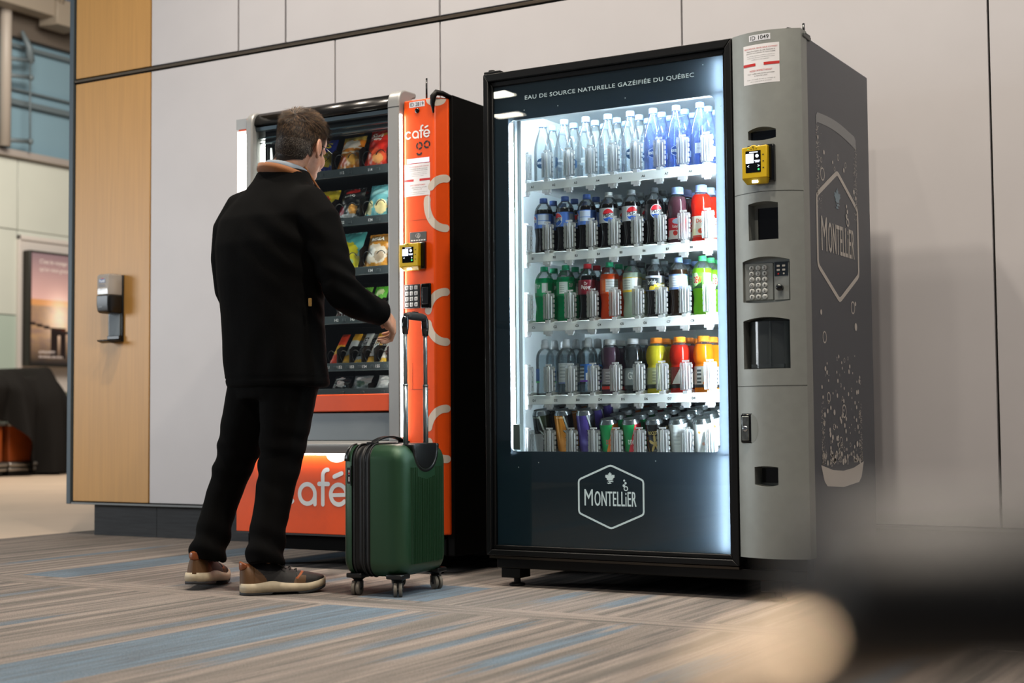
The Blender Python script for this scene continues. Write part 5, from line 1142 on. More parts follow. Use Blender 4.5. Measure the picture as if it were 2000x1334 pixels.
# head frame: mid-ear, looking along +y with a slight turn and downward nod
HM = Matrix.Translation(L3(-3.230, 4.06, 1.549)) @ Matrix.Rotation(radians(3), 4, 'Z') @ Matrix.Rotation(radians(-13), 4, 'X') @ Matrix.Rotation(radians(4), 4, 'Y')
def hp(x, y, z): return HM @ Vector((x, y, z))
class HB(MB):
    def ell(s, c, r, nu=22, nv=14):
        b = len(s.v); s.sphere(c, r, nu, nv); 
        for i in range(b, len(s.v)): s.v[i] = tuple(HM @ Vector(s.v[i]))
    def tb(s, P, r, n=10): s.tube([hp(*p) for p in P], r, n)
def bodymesh():
    m = HB()
    m.ell((0, -.014, .040), (.0745, .097, .082)); m.ell((0, .030, -.025), (.063, .062, .085)); m.ell((0, .045, -.078), (.046, .044, .034)); m.ell((0, .078, -.098), (.022, .018, .018))
    m.ell((0, -.038, -.012), (.066, .068, .066)); m.ell((.04, .058, -.028), (.022, .026, .03)); m.ell((-.04, .058, -.028), (.022, .026, .03)); m.ell((0, .055, .045), (.058, .04, .045))
    m.tb([(0, .090, .012), (0, .104, -.012), (0, .116, -.036), (0, .102, -.044)], [.009, .010, .013, .008]); m.tb([(-.044, .076, .016), (0, .090, .018), (.044, .076, .016)], .010)
    m.tb([(-.024, .082, -.064), (0, .094, -.062), (.024, .082, -.064)], [.004, .0075, .004]); m.tb([(-.022, .082, -.072), (0, .094, -.073), (.022, .082, -.072)], [.004, .008, .004])
    for s in (-1, 1):
        rim = [(s*(.074+.016*(0.5+0.5*cos(radians(a+25)))*0.9), -.006-.020*cos(radians(a))*0.9+.0, -.004+.031*sin(radians(a))) for a in range(-110, 150, 20)]
        m.tb(rim, .0052, 8); m.ell((s*.078, -.002, -.004), (.007, .016, .027), 12, 8); m.ell((s*.079, -.004, -.031), (.006, .009, .011), 10, 8)
    # neck, torso, legs and arms under the clothes
    m.tube([hp(0, -.030, -.03), L3(-3.258, 4.012, 1.470), L3(-3.262, 4.005, 1.40)], [.058, .060, .072], 18)
    m.tube([L3(-3.265, 4.0, 1.42), L3(-3.28, 3.985, 1.30), L3(-3.29, 3.98, 1.10), L3(-3.28, 3.98, .90), L3(-3.28, 3.98, .78)], [.07, .10, .105, .10, .10], 16)
    m.tube([L3(-3.27, 3.99, 1.36), L3(-3.12, 3.975, 1.31), L3(-3.0, 3.99, 1.02), L3(-2.976, 4.17, .962), L3(-2.971, 4.205, .951)], [.05, .045, .036, .027, .025], 12)
    m.tube([L3(-3.27, 3.99, 1.36), L3(-3.45, 3.985, 1.33), L3(-3.50, 4.03, 1.03), L3(-3.43, 4.22, .98)], [.05, .045, .036, .026], 12)
    m.ell_ = None
    m.tube([L3(-3.35, 3.98, .80), L3(-3.455, 3.98, .47), L3(-3.515, 3.890, .115)], [.075, .048, .030], 12); m.tube([L3(-3.21, 3.975, .80), L3(-3.235, 3.955, .46), L3(-3.235, 3.855, .105)], [.075, .048, .030], 12)
    # right hand: dropped at the wrist, fingers curled back
    W = L3(-2.971, 4.205, .951); d = Vector((.02, .74, -.67)).normalized(); pn = Vector((-.85, -.45, -.15)); pn = (pn-d*pn.dot(d)).normalized(); t = d.cross(pn); 
    if t.x > 0: t = -t
    def H(a, b, c): return W + d*a*.88 + t*b*.88 + pn*c*.88
    m.tube([W-Vector((0, .03, -.008)), H(.008, 0, 0)], [.025, .024], 12)
    for b in (-.026, -.009, .009, .026): m.tube([H(.0, b*.7, 0), H(.035, b*.95, -.002), H(.066, b*1.05, -.003)], [.015, .0155, .0125], 10)
    m.tube([H(.02, -.02, .008), H(.05, -.015, .010)], [.016, .013], 10); m.tube([H(.02, .02, .010), H(.05, .016, .010)], [.017, .012], 10)
    for b, l, cu, sp in ((.032, .92, 52, .006), (.011, 1.05, 62, .002), (-.0105, .98, 70, -.002), (-.031, .78, 76, -.006)):
        p = H(.066, b*1.02, -.003); P = [p]; a = radians(cu*0.55)
        for k, ln in enumerate((.042*l, .027*l, .021*l)):
            p = p + (d*cos(a)+pn*sin(a))*ln + t*sp*(1 if k else .6); P.append(p); a += radians(cu*(0.75 if k == 0 else 0.5))
        m.tube(P, [.0098, .0088, .0080, .0066], 10); m.sphere(P[-1], .0066, 8, 6); m.sphere(P[0], .0108, 8, 6); m.sphere(P[1], .0092, 8, 6)
    th = [H(.012, .022, .008), H(.030, .040, .022), H(.052, .046, .038), H(.072, .038, .048)]
    m.tube(th, [.015, .0115, .0098, .0072], 10); m.sphere(th[-1], .0072, 8, 6)
    return m
SKIN = bpy.data.materials.new('skin'); SKIN.use_nodes = True
def _skin():
    nt = SKIN.node_tree; N = nt.nodes; L = nt.links; b = N['Principled BSDF']
    b.inputs['Roughness'].default_value = 0.5; b.inputs['Subsurface Weight'].default_value = 0.12; b.inputs['Subsurface Radius'].default_value = (0.012, 0.005, 0.003); b.inputs['Subsurface Scale'].default_value = 0.6
    n = N.new('ShaderNodeTexNoise'); n.inputs['Scale'].default_value = 60; tc = N.new('ShaderNodeTexCoord'); L.new(tc.outputs['Object'], n.inputs[0])
    mx = N.new('ShaderNodeMix'); mx.data_type = 'RGBA'; mx.inputs['A'].default_value = (*lin('a8755c'), 1); mx.inputs['B'].default_value = (*lin('c79a80'), 1)
    L.new(n.outputs[0], mx.inputs['Factor']); L.new(mx.outputs['Result'], b.inputs['Base Color'])
    bp = N.new('ShaderNodeBump'); bp.inputs['Strength'].default_value = .25; bp.inputs['Distance'].default_value = .001; n2 = N.new('ShaderNodeTexNoise'); n2.inputs['Scale'].default_value = 350; L.new(tc.outputs['Object'], n2.inputs[0]); L.new(n2.outputs[0], bp.inputs['Height']); L.new(bp.outputs[0], b.inputs['Normal'])
_skin()
body = remesh(bodymesh(), .0030, 'body', SKIN, person, 2)
for s in (-1, 1): MB().sphere(tuple(hp(s*.031, .072, .002)), .0115, 14, 10).build('eye', mat('eye_white', 'd8d4cc', .2), person)
# hair: scalp cap and short tapered strands that leave the crown whorl
from mathutils.bvhtree import BVHTree
_bv = BVHTree.FromPolygons([v.co for v in body.data.vertices], [tuple(p.vertices) for p in body.data.polygons]); HMI = HM.inverted()
def scalp(th, ph, lift=0.0):
    """point of the head skin; th: azimuth (0 = front), ph: from the top"""
    d = Vector((sin(ph)*sin(th), sin(ph)*cos(th), cos(ph))); c = Vector((0, -.014, .02)); dw = (HM.to_3x3() @ d).normalized()
    h = _bv.ray_cast(hp(*(c+d*.22)), -dw, .22)
    if h[0] is None: return tuple(c+d*.08)
    return tuple(HMI @ (h[0]+dw*lift))
def hairy(x, y, z):
    ax = abs(x)
    if ax > .0775: return False
    if y < -.04: return z > -.092+0.30*ax
    if y < -.012: return z > -.06+.30*ax if ax < .055 else z > -.03
    if y < .026: return z > .034 if ax > .04 else z > .05
    if y < .048: return z > -.012 if ax > .055 else z > .05
    return z > .066 + (y-.05)*0.25
hair = MB(); rh = random.Random(5)
capm_ = MB(); nu, nv = 60, 40; keep = {}
def capv(i, k): 
    return scalp(2*pi*i/nu, pi*0.80*k/nv+0.01, 0.0022)
V = {}
for i in range(nu):
    for k in range(nv):
        q = [capv(i, k), capv((i+1) % nu, k), capv((i+1) % nu, k+1), capv(i, k+1)]
        if all(hairy(*p) for p in q):
            ids = []
            for a, b in ((i, k), ((i+1) % nu, k), ((i+1) % nu, k+1), (i, k+1)):
                if (a, b) not in V: V[(a, b)] = len(capm_.v); capm_.v.append(tuple(hp(*capv(a, b))))
                ids.append(V[(a, b)])
            capm_.f.append(ids); capm_.mi.append(0); capm_.sm.append(True); capm_.fc.append('1c130c')
whorl = Vector((.012, -.085, .095))
cnt = 0
while cnt < 21000:
    th = rh.uniform(-pi, pi); ph = math.acos(rh.uniform(-0.78, 1)); p = Vector(scalp(th, ph, 0.003))
    if not hairy(*p): continue
    cnt += 1; c0 = Vector((0, -.014, .04)); nrm = Vector(((p.x)/.0775**2, (p.y+.014)/.1**2, (p.z-.04)/.085**2)).normalized()
    top = max(0, min(1, (p.z-.055)/.05)); front = max(0, min(1, (p.y-.02)/.06))
    fl = (p-whorl); 
    if top > .3: fl = fl.normalized()*0.6 + Vector((0.25, 1, 0))*0.8*front + Vector((.25*sin(p.y*60), 0, 0))
    else: fl = fl.normalized()*0.5 + Vector((0, -.25, -1))*0.8
    fl = fl - nrm*fl.dot(nrm); fl = (fl.normalized() + Vector((rh.gauss(0, .3), rh.gauss(0, .3), rh.gauss(0, .3)))).normalized(); fl = (fl - nrm*fl.dot(nrm)).normalized()
    clump = mnoise.noise(p*38); fl = (fl + nrm.cross(fl)*clump*0.9*top).normalized()
    ln = (.012 + .026*top + .030*front*top)*(0.75+.5*rh.random())*(1+.35*clump*top); lift = 0.30+.34*top+.75*front*top + 0.10*rh.random()
    if p.z < -.03: ln *= .55; lift *= .7
    gray = max(0, min(1, (0.05-p.z)/.06)); base = Vector(lin('40301f')) if rh.random() < .6 else Vector(lin('6e5236')); g = Vector(lin('4a443e')) if rh.random() < .7 else Vector(lin('7a746c'))
    if rh.random() < .45: base = Vector(lin('1d120a')); g = Vector(lin('241e1a'))
    c = tuple(base*(1-gray*.75)+g*gray*.75)
    side = nrm.cross(fl)*(.0006+.0004*rh.random()); pts = []
    for k in range(4):
        q = k/3; pts.append(p + fl*ln*q + nrm*ln*lift*q*(1-.45*q) )
    v = []
    for k, q in enumerate(pts):
        w = (1, .9, .65, .12)[k]; v += [hp(*(q-side*w)), hp(*(q+side*w))]
    hair.add(v, [(0, 1, 3, 2), (2, 3, 5, 4), (4, 5, 7, 6)], 0, True, c)
HAIR = mat('hair_brown', 'ffffff', 0.55, paint=True, spec=0.3)
ho = hair; ho.v, base_n = ho.v + [], len(ho.v)
b0 = len(ho.v); ho.v += capm_.v
for f in capm_.f: ho.f.append([b0+i for i in f]); ho.mi.append(0); ho.sm.append(True); ho.fc.append('1c130c')
ho.build('hair', HAIR, person, norm=False)
# glasses
m = MB()
for s in (-1, 1):
    m.tube([hp(s*.080, -.012, .008), hp(s*.078, .03, .014), hp(s*.070, .088, .014)], .0014, 6)
    m.tube([hp(s*(.035+.024*cos(a)), .096-abs(.024*cos(a)+.01)*0.25, .004+.018*sin(a)) for a in [2*pi*i/18 for i in range(19)]], .0012, 6)
m.tube([hp(-.011, .098, .008), hp(.011, .098, .008)], .0013, 6).build('glasses', mat('dark_metal', '1a1614', .3, metal=.6), person)
# jacket
def loftz(m, rows, n=36, pw=2.3):
    R = []
    for z, cx, cy, a, b in rows:
        ring = []
        for i in range(n):
            t_ = 2*pi*i/n; c, s = cos(t_), sin(t_)
            ring.append(L3(cx + a*math.copysign(abs(c)**(2/pw), c), cy + b*math.copysign(abs(s)**(2/pw), s), z))
        R.append(ring)
    m.rings(R)
jk = MB()
loftz(jk, [(.700, -3.275, 3.985, .188, .128), (.715, -3.275, 3.985, .194, .134), (.80, -3.283, 3.98, .193, .134), (.95, -3.292, 3.975, .194, .136), (1.08, -3.300, 3.972, .202, .140), (1.20, -3.300, 3.972, .212, .140), (1.29, -3.293, 3.976, .208, .128), (1.345, -3.286, 3.985, .180, .110), (1.39, -3.276, 3.995, .142, .094), (1.43, -3.268, 4.003, .108, .084), (1.462, -3.264, 4.008, .092, .080)])
jk.tube([L3(-3.22, 3.985, 1.345), L3(-3.14, 3.978, 1.318), L3(-3.085, 3.975, 1.26), L3(-3.045, 3.975, 1.16), L3(-3.005, 3.98, 1.05), L3(-2.990, 4.005, 1.010), L3(-2.982, 4.06, .990), L3(-2.977, 4.12, .972), L3(-2.974, 4.175, .960), L3(-2.972, 4.190, .957)], [.080, .082, .079, .069, .063, .062, .058, .051, .046, .044], 20)
jk.tube([L3(-3.34, 3.99, 1.345), L3(-3.43, 3.985, 1.325), L3(-3.482, 3.985, 1.26), L3(-3.505, 3.99, 1.16), L3(-3.512, 4.01, 1.05), L3(-3.508, 4.03, 1.0), L3(-3.48, 4.10, .99), L3(-3.44, 4.18, .985), L3(-3.42, 4.21, .985)], [.078, .079, .075, .066, .060, .058, .052, .046, .042], 20)
def folds(co, n):
    p = Vector(co); k = 0.0
    k += .0045*mnoise.noise(Vector((p.x*7, p.y*7, p.z*3.2))) + .002*mnoise.noise(Vector((p.x*16+3, p.y*16, p.z*9)))
    el = math.exp(-((p-L3(-2.995, 4.0, 1.03)).length/.11)**2); k += .007*el*sin((p.z*1.0+p.y*.6)*95)
    ax = math.exp(-((p-L3(-3.12, 3.88, 1.20)).length/.14)**2); k += .005*ax*sin((p.x*.8+p.z)*62)
    hem = math.exp(-((p.z-.80)/.07)**2); k += .003*hem*sin(atan2(p.y-.03, p.x-.02)*7+1)
    if .728 < p.z < .734 and p.x < .34: k -= .0025
    return k
JK = mat('black_softshell', '060606', 0.9, bump=0.25, bscale=500, spec=0.08)
jacket = remesh(jk, .0075, 'jacket', JK, person, 3, folds)
def stitch(pts, w, name, mt, par, off=.0): MB().tube(pts, w, 6).build(name, mt, par)
COLT = mat('tan_cord', '7c4610', 0.8, bump=.5, bscale=600, sheen=.2); SHIRT = mat('pale_blue_shirt', '76828e', 0.75, bump=.2, bscale=700)
def ringband(name, mt, c, ax, ay, h, th, tiltx, tilty, par, open_=55, flare=0.0, fold=0.0):
    m = MB(); n = 40; R = []
    a0, a1 = 90+open_/2, 450-open_/2
    for i in range(n+1):
        a = radians(a0+(a1-a0)*i/n); e = min(1, min(i, n-i)/5); prof = []
        for r_, z_ in ((0, 0), (flare*.5, h*.55), (flare, h*e**.4), (flare+th*.9, h*e**.4+fold*.2), (flare+th*1.6, h*.55*e-fold), (th, 0)):
            x = (ax+r_)*cos(a); y = (ay+r_)*sin(a); prof.append(Vector(c) + Vector((x, y, z_ + tiltx*x + tilty*y)))
        R.append(prof)
    m.rings(R, 0, True, (True, True)).build(name, mt, par)
ringband('shirt_collar', SHIRT, L3(-3.258, 4.016, 1.436), .070, .068, .040, .004, -.12, -.25, person, 40, .004)
ringband('jacket_collar', COLT, L3(-3.262, 4.008, 1.426), .084, .080, .031, .005, -.16, -.28, person, 60, .008, .004)
m = MB().tube([L3(-3.19, 4.03, 1.475), L3(-3.165, 4.055, 1.42), L3(-3.12, 4.08, 1.34)], .004, 8).build('collar_piping', COLT, person)
def onback(x, z): return None
GOLD = mat('tan_pull', '8a6a35', .4, metal=.3)
MB().obox(L3(-3.078, 3.915, .985), (.004, .004, 0), (-.002, .002, 0), (0, 0, .014)).build('zip_pull', GOLD, person, bevel=.002)
# cuff tab
0 and MB().tube([L3(-2.972+.047*cos(a), 4.185+.006*sin(a), .957+.047*sin(a)) for a in [2*pi*i/24 for i in range(25)]], .0035, 6).build('cuff_edge', JK, person)
# trousers
TRS = mat('black_trousers', '060606', 0.9, bump=.2, bscale=600, spec=.08)
tr = MB()
loftz(tr, [(.66, -3.285, 3.98, .150, .112), (.72, -3.283, 3.98, .170, .120), (.80, -3.283, 3.98, .170, .122), (.86, -3.283, 3.98, .16, .115)], 28)
tr.tube([L3(-3.345, 3.98, .76), L3(-3.385, 3.982, .66), L3(-3.425, 3.985, .56), L3(-3.455, 3.985, .47), L3(-3.478, 3.965, .38), L3(-3.497, 3.935, .28), L3(-3.506, 3.905, .18), L3(-3.512, 3.895, .13), L3(-3.515, 3.892, .100)], [.105, .098, .086, .074, .066, .061, .061, .065, .066], 22)
tr.tube([L3(-3.215, 3.975, .76), L3(-3.222, 3.972, .66), L3(-3.230, 3.968, .56), L3(-3.237, 3.958, .46), L3(-3.238, 3.935, .38), L3(-3.237, 3.905, .28), L3(-3.234, 3.875, .18), L3(-3.231, 3.868, .13), L3(-3.229, 3.864, .098)], [.105, .098, .088, .076, .067, .061, .062, .067, .068], 22)
def tfold(co, n):
    p = Vector(co); k = .003*mnoise.noise(Vector((p.x*9, p.y*9, p.z*5)))
    kn = math.exp(-((p.z-.46)/.10)**2); k += .0045*kn*sin(p.z*75+p.x*25+2*mnoise.noise(p*12))*(1 if n.y < .4 else .4)
    lo = math.exp(-((p.z-.15)/.07)**2); k += .0065*lo*sin(p.z*70+3*sin(atan2(n.y, n.x)))
    return k
remesh(tr, .0075, 'trousers', TRS, person, 3, tfold)
# shoes
def shoe(name, heel, ang, lift, side):
    M_ = Matrix.Translation(L3(*heel)) @ Matrix.Rotation(radians(ang), 4, 'Z') @ Matrix.Rotation(radians(lift), 4, 'Y')
    P = lambda x, y, z: M_ @ Vector((x, y, z))
    Lx = .295
    def half(x):   # half width of the sole
        q = x/Lx; return .041*sqrt(max(.001, 1-(1-min(1, q/.13))**2))*(1+.28*sin(max(0, min(1, (q-.3)/.6))*pi)) * (1 if q < .86 else sqrt(max(.02, 1-((q-.86)/.14)**2)))
    xs = [Lx*i/34 for i in range(35)]; xs[0] = .001; xs[-1] = Lx-.0008
    toe = lambda x: max(0, (x-.20)/.085)**2*.016
    def slab(zb, zt, k, mt, nm, par):
        R = []
        for x in xs:
            w = half(x)*k; b, t_ = zb(x), zt(x); R.append([P(x, -w, b), P(x, -w*1.04, (b+t_)/2), P(x, -w*.98, t_), P(x, 0, t_), P(x, w*.98, t_), P(x, w*1.04, (b+t_)/2), P(x, w, b), P(x, 0, b)])
        return MB().rings(R, 0, True).build(nm, mt, par)
    wave = lambda x: .040+.006*math.exp(-((x-.10)/.03)**2)-.006*max(0, min(1, (x-.12)/.1))+toe(x)*.9
    def top(x):
        q = x/Lx
        if q < .34: return .112-.010*sin(q/.34*pi)
        if q < .64: return .112-.036*((q-.34)/.30)
        return .076-.032*((q-.64)/.36)**1.6
    def up(u, v):
        x = .0006+(Lx-.010)*u; a = pi*v; w = max(.004, half(x)*.90); zt = top(x)+toe(x)*.5; zb = wave(x)-.004
        y = -w*cos(a); k = sin(a)**.62; 
        return P(x + .008*(1-k)*0, y*(1-(.16 if u < .15 else .30)*k*(1 if u < .65 else .25)), zb+(zt-zb)*k)
    def pc_(u, v):
        z = sin(pi*v)
        if u < .055+.05*(z > .75) and z > .72: return lin('8a4c1e')
        if u < .30*(1-z*.62): return lin('5a3c1c')
        if .60 < u-.13*z < .63 and z > .25: return lin('9a4e1c')
        if .60 < u-.13*z < .75-.1*z and z < .55: return lin('553a1e')
        return lin('100f10')
    u_ = MB().grid(up, 140, 52, colfn=pc_).add([up(0, v/26) for v in range(27)], [tuple(range(27))], col=[lin('5a3c1c')]).build(name, mat('shoe_upper', 'ffffff', .62, paint=True, bump=.15, bscale=400), person)
    slab(lambda x: .010+toe(x), wave, 1.08, mat('cream_midsole', 'b5a88f', .6, vary=.1, vscale=30), 'midsole', u_)
    slab(lambda x: .0+toe(x)+(.008 if .10 < x < .19 else 0), lambda x: .012+toe(x), 1.05, mat('dark_outsole', '26272a', .7), 'outsole', u_)
    R = []
    for i in range(19):
        f_ = radians(-68+136*i/18); h = .016*sqrt(max(.05, 1-(i/9-1)**2)); zc = .098
        R.append([P(.032-.0330*cos(f_)*k, .0285*sin(f_)*k, zc+dz) for k, dz in ((.96, -h), (1.04, -h*.7), (1.05, -h*.1), (1.04, h*.1), (1.05, h*.6), (.96, h))])
    MB().rings(R).build('heel_tab', mat('tan_leather', '7a3f18', .35, bump=.3, bscale=150), u_)
    m = MB()
    for k in range(4):
        x = .125+.021*k; z = top(x)+.003; m.tube([P(x, -.022, z-.006), P(x+.006, 0, z+.001), P(x, .022, z-.006)], .0022, 6)
    m.tube([P(.12, 0, top(.12)+.006), P(.11, -.02, top(.12)+.016), P(.125, -.034, top(.12)-.002), P(.15, -.035, top(.14)-.012)], .0018, 6).tube([P(.12, 0, top(.12)+.006), P(.125, .02, top(.12)+.014), P(.14, .03, top(.13)-.004)], .0018, 6)
    m.build('laces', mat('black_lace', '0b0b0c', .8), u_)
shoe('shoe', (-3.282, 3.795, 0.0), 53, 0, 1)
shoe('shoe', (-3.512, 3.822, 0.022), 113, 4.5, -1)
# ---------------------------------------------------------------- green suitcase
def case_():
    t = thing('suitcase', 'green hard-shell cabin suitcase with raised telescopic handle, standing beside the person', 'suitcase', (-2.868, 4.120, 0), radians(4))
    GRN = mat('green_shell', '25472f', 0.36, metal=0.35, bump=0.22, bscale=1500, coat=0.15); ZIPB = mat('zip_band_black', '0a0a0b', 0.55, bump=.3, bscale=400); PLB = mat('case_plastic_black', '0e0f10', 0.35)
    hw, zb, zt = 0.160, 0.062, 0.502
    def ring(x, ins, n=7, r=.055):
        p = rrect(-hw+ins, hw-ins, zb+ins, zt-ins, max(.012, r-ins*.6), n); return [(x, a, b) for a, b in p]
    m = MB().rings([ring(-.119, .042), ring(-.117, .026), ring(-.112, .014), ring(-.104, .006), ring(-.092, .001), ring(-.078, 0)], 0, True, (True, False))
    m.build('front_shell', GRN, t)
    m = MB().rings([ring(-.080, .004), ring(-.068, .001), ring(-.066, .004), ring(-.045, .004), ring(-.043, .001), ring(-.040, .001), ring(-.038, .004), ring(-.024, .004), ring(-.022, .001), ring(-.012, .001), ring(-.004, .003)], 0, True)
    m.tube([(-.066,)+p for p in rrect(-hw-.001, hw+.001, zb-.001, zt+.001, .055, 7)+[(hw+.001, zb+.054)]], .0028, 6).tube([(-.030,)+p for p in rrect(-hw-.0, hw+.0, zb, zt, .055, 7)+[(hw, zb+.055)]], .003, 6).tube([(-.012,)+p for p in rrect(-hw-.001, hw+.001, zb-.001, zt+.001, .055, 7)+[(hw+.001, zb+.054)]], .0028, 6)
    m.build('zip_band', ZIPB, t)
    m = MB().rings([ring(-.006, 0), ring(.060, 0), ring(.080, .002), ring(.094, .007), ring(.104, .015), ring(.112, .027), ring(.116, .040), ring(.117, .055)], 0, True, (False, True))
    for y0 in (-.098, -.088, -.076, -.066, -.054, -.044, -.028, -.018, -.006, .006, .018, .028, .044, .054, .066, .076, .088, .098):
        top = .425 if abs(y0) > .06 else .395 - .012*(1-abs(y0)/.06)
        m.prism([(y0-.0034, .1165), (y0-.0016, .1235), (y0+.0016, .1235), (y0+.0034, .1165)], lambda y, x, z: (x-(0.0 if z > .1 else .0), y, z), .105, top)
    m.build('back_shell', GRN, t)
    # handle housing let into the top edge
    u = [(-.088, .502)] + [(-.088+.0*k, .49) for k in (0,)] + arc(0, .478, .083, 180, 360, 16, .072) + [(.088, .49), (.088, .502), (.070, .503), (.070, .478)] + arc(0, .472, .066, 0, -180, 14, .054) + [(-.070, .478), (-.070, .503)]
    MB().prism(u, lambda y, z, x: (x, y, z), .052, .1195).build('handle_housing', PLB, t, bevel=.004)
    MB().prism([(-.070, .5045), (-.070, .478)] + arc(0, .472, .066, 180, 360, 14, .054) + [(.070, .478), (.070, .5045)], lambda y, z, x: (x, y, z), .03, .1180).build('housing_recess', PLB, t, bevel=.002)
    ALU = mat('pale_aluminium', '8d979a', .3, metal=.85)
    for y in (-.068, .068):
        MB().tube([(.078, y, .46), (.078, y, .700)], .0088, 14).tube([(.078, y, .698), (.078, y, .704)], .0096, 14).build('rod', ALU, t)
        MB().tube([(.078, y, .70), (.078, y, .905)], .0070, 14).build('inner_rod', ALU, t)
        MB().tube([(.078, y, .872), (.078, y, .900), (.078, y*.98, .922), (.078, y*.88, .934)], [.0098, .0125, .0125, .0115], 12).build('handle_corner', mat('gloss_handle', '101214', .12, coat=.5), t)
    MB().tube([(.078, -.062, .934), (.078, -.04, .936), (.078, .04, .936), (.078, .062, .934)], [.0115, .0135, .0135, .0115], 14).box(.073, .083, -.014, .014, .946, .952).build('grip', mat('grip_rubber', '17191a', .6), t)
    m = MB(); R = []
    for i in range(15):
        q = i/14; y = -.10+.20*q; z = .506+.020*sin(pi*q)**.7; R.append([(-.030+dx, y, z+dz) for dx, dz in ((-.012, -.003), (-.012, .003), (.012, .003), (.012, -.003))])
    m.rings(R, 0, True).box(-.046, -.014, -.118, -.088, .498, .510).box(-.046, -.014, .088, .118, .498, .510).build('carry_handle', PLB, t, bevel=.002)
    for y in (-1, 1):
        m = MB(); R = []
        for i in range(9):
            a = radians(90*i/8); cy, cz = (hw-.055), (zt-.055)
            R.append([(x, y*(cy+(.0575-ins)*sin(a)), cz+(.0575-ins)*cos(a)) for x, ins in ((-.121, .034), (-.1185, .020), (-.1130, .011), (-.105, .003), (-.094, -.001), (-.090, -.0005), (-.090, .006), (-.112, .03))])
        m.rings(R, 0, True).build('corner_guard', PLB, t)
    MB().box(-.0815, -.0795, -.1625, -.1595, .365, .432).build('tag', PLB, t, bevel=.0005)
    tg = t.children[-1]; MB().flat(text('SWISSGEAR', w=.050, h=.006, bold=.02), lambda x, y: (-.0795-.008+y*0+.0, -.1635, .398+x)) if False else None
    MB().box(-.095, -.0795, -.1618, -.1600, .372, .425).build('tag_face', mat('tag_black', '0b0b0c', .5), tg)
    MB().flat(poly(rrect(-.019, -.004, -.0022, .0022, .0005)), lambda x, y: (-.087+y, -.1622, .398-x*1.0)).flat(poly(rrect(.003, .019, -.0022, .0022, .0005)), lambda x, y: (-.087+y, -.1622, .398-x*1.0)).build('tag_lettering', mat('tag_white', 'c8c8c8', .5), tg); MB().box(-.0895, -.0845, -.1624, -.1620, .404, .409).build('tag_mark', REDINK, tg)
    for cx, cy, rz in ((-.075, -.125, .15), (.080, -.125, .5), (.080, .125, 1.0), (-.075, .125, 1.3)):
        MB().box(cx-.030, cx+.030, cy-.030, cy+.030, .058, .074).lathe([(.028, .074), (.030, .060), (.016, .052), (.014, .044)], (cx, cy, 0), 18).build('wheel_mount', PLB, t, bevel=.004)
        w = t.children[-1]; d = Vector((cos(rz+pi/2), sin(rz+pi/2), 0)); a = Vector((cos(rz), sin(rz), 0)); c = Vector((cx, cy, .0235)) - d*.010
        for s in (-1, 1): MB().rings([[tuple(c+a*(s*.0085+q)+(d*cos(2*pi*k/22)+Vector((0, 0, 1))*sin(2*pi*k/22))*r_) for k in range(22)] for q, r_ in ((-.0055, .019), (-.0055, .022), (-.004, .0235), (.004, .0235), (.0055, .022), (.0055, .012))]).build('wheel', mat('wheel_grey', '6a645a', .6), w)
        MB().obox(c+d*.006+Vector((0, 0, .012)), a*.0178, d*.010, Vector((0, 0, .013))).tube([c-a*.017, c+a*.017], .007, 10).build('fork', PLB, w, bevel=.003)
case_()

# ---------------------------------------------------------------- hand sanitiser dispenser on the wood wall
t = thing('soap_dispenser', 'black wall dispenser with clear sanitiser cartridge on the wood panel', 'dispenser', (-5.56, YW, 1.0))
DB = mat('dispenser_black', '101214', .35); CART = clear('cartridge_clear', 'f2efec', .78, 'e2ddd6', .08)
MB().box(-.052, .052, -.012, 0.0, .0, .345).build('back_plate', DB, t, bevel=.004)
body_ = [(-.050, -.012), (-.050, -.085), (-.040, -.104), (.040, -.104), (.050, -.085), (.050, -.012)]
R = [[(x*k, y*k2-.0, z) for x, y in body_] for z, k, k2 in ((.145, .86, .80), (.155, .96, .95), (.185, .99, 1), (.236, 1.0, 1.0))]
MB().rings(R, 0, False).build('housing', DB, t, bevel=.004)
MB().flat(text('purell', w=.022, h=.008, bold=.02), lambda x, y: (-.012+x, -.1050, .176+y)).build('housing_lettering', mat('steel_print', '8c9296', .4), t)
R = [[(x*k, y*k, z) for x, y in body_] for z, k in ((.238, .97), (.335, .97), (.343, .92), (.347, .80))]
MB().rings(R, 0, False).build('cartridge', CART, t, bevel=.004); cart = t.children[-1]
MB().box(-.028, .030, -.085, -.030, .240, .318).build('refill_bag', mat('refill_pale', 'd8d4ce', .3), cart, bevel=.008)
fr = lambda x, z: (x, -.1022, z)
MB().flat(poly(rrect(-.026, .020, .300, .320, .004)), fr).build('brand_badge', mat('badge_blue', '1c3f78', .4), cart)
MB().flat(text('Purell', w=.036, h=.013, bold=.02, x=-.003, y=.309), lambda x, z: (x, -.1026, z)).build('badge_lettering', WHITEV, cart)
MB().flat(poly([(-.014, .3205), (.012, .3205), (.004, .3245), (-.006, .3245)]), fr).build('badge_mark', REDINK, cart)
MB().flat(text('DÉSINFECTANT', w=.040, h=.005, x=-.003, y=.290, bold=.02), fr).flat(text('ANTISEPTIQUE', w=.046, h=.005, x=-.001, y=.282, bold=.02), fr).flat(text('pour les mains', w=.038, h=.004, x=.0, y=.264), fr).build('label_lettering', mat('ink_blue', '30507c', .5), cart)
MB().box(-.036, .040, -.020, -.012, .030, .142).build('drip_plate', mat('drip_grey', '626c72', .6, metal=0), t, bevel=.002)
MB().box(-.040, .046, -.030, -.008, .012, .032).build('tray_bracket', DB, t, bevel=.003)
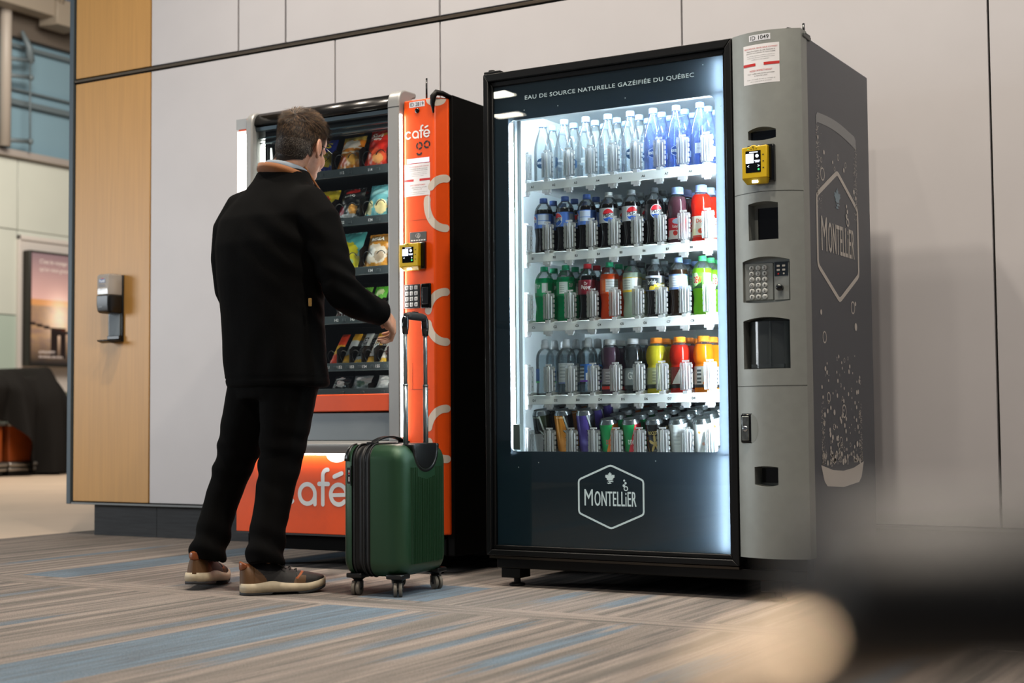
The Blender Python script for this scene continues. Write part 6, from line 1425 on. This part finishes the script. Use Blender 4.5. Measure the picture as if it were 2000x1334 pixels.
MB().rings([[(-.044+.0, -.010, -.002), (.046, -.010, -.002), (.046, -.010, .014), (-.044, -.010, .014)], [(-.046, -.06, -.008), (.044, -.06, -.008), (.044, -.06, .006), (-.046, -.06, .006)], [(-.040, -.098, .0), (.034, -.098, .0), (.034, -.100, .008), (-.040, -.100, .008)]], 0, False).build('drip_tray', DB, t, bevel=.003)

# ---------------------------------------------------------------- airport bench close to the lens: its armrest reaches into the frame
t = thing('bench_seat', 'blurred black bench armrest with pale polished frame in the near bottom corner', 'bench', (-0.0835, 0.2300, 0), atan2(.505, .863))
PAD = mat('armrest_black', '070707', .45); ALP = mat('polished_end', 'dcc6ac', .30, metal=1.0)
# local x runs along the armrest, local y away from the lens
def capsec(x, hy, hz): return [(x, hy*cos(2*pi*k/20), .5515+hz*sin(2*pi*k/20)) for k in range(20)]
MB().rings([capsec(.004, .018, .0100), capsec(.010, .022, .0145), capsec(.05, .024, .0155), capsec(.40, .026, .016), capsec(.44, .020, .010)]).build('armrest_pad', PAD, t)
MB().tube([(.030, 0, .541), (.010, 0, .540), (-.002, 0, .537), (-.012, 0, .532), (-.020, 0, .5265), (-.026, 0, .519), (-.028, 0, .505), (-.028, 0, .40), (-.022, 0, .31), (.01, 0, .275), (.30, 0, .27)], [.0060, .0070, .0074, .0076, .0076, .0076, .0076, .0076, .0076, .0076, .0076], 16).build('armrest_frame', ALP, t)
MB().tube([(.30, 0, .54), (.31, 0, .30), (.31, 0, .27)], .016, 14).build('armrest_post', mat('bench_steel', '3a3c3e', .35, metal=.8), t)
MB().box(.26, .36, -.70, .12, .24, .285).build('beam', mat('bench_steel', '3a3c3e', .35, metal=.8), t, bevel=.008)
MB().box(.06, .56, -.60, -.06, .36, .425).build('seat_cushion', mat('bench_vinyl', '0c0c0d', .45), t, bevel=.025, seg=4)
MB().prism([(.56, .42), (.62, .42), (.72, .86), (.66, .87)], lambda x, z, y: (x, y, z), -.60, -.06).build('backrest', mat('bench_vinyl', '0c0c0d', .45), t, bevel=.02, seg=3)
MB().box(.18, .44, -.345, -.315, .285, .365).build('seat_bracket', mat('bench_steel', '3a3c3e', .35, metal=.8), t, bevel=.006)
for y in (-.60, .04):
    MB().box(.29, .33, y-.02, y+.02, .02, .245).box(.05, .57, y-.025, y+.025, .0, .022).build('leg', mat('bench_steel', '3a3c3e', .35, metal=.8), t, bevel=.006)
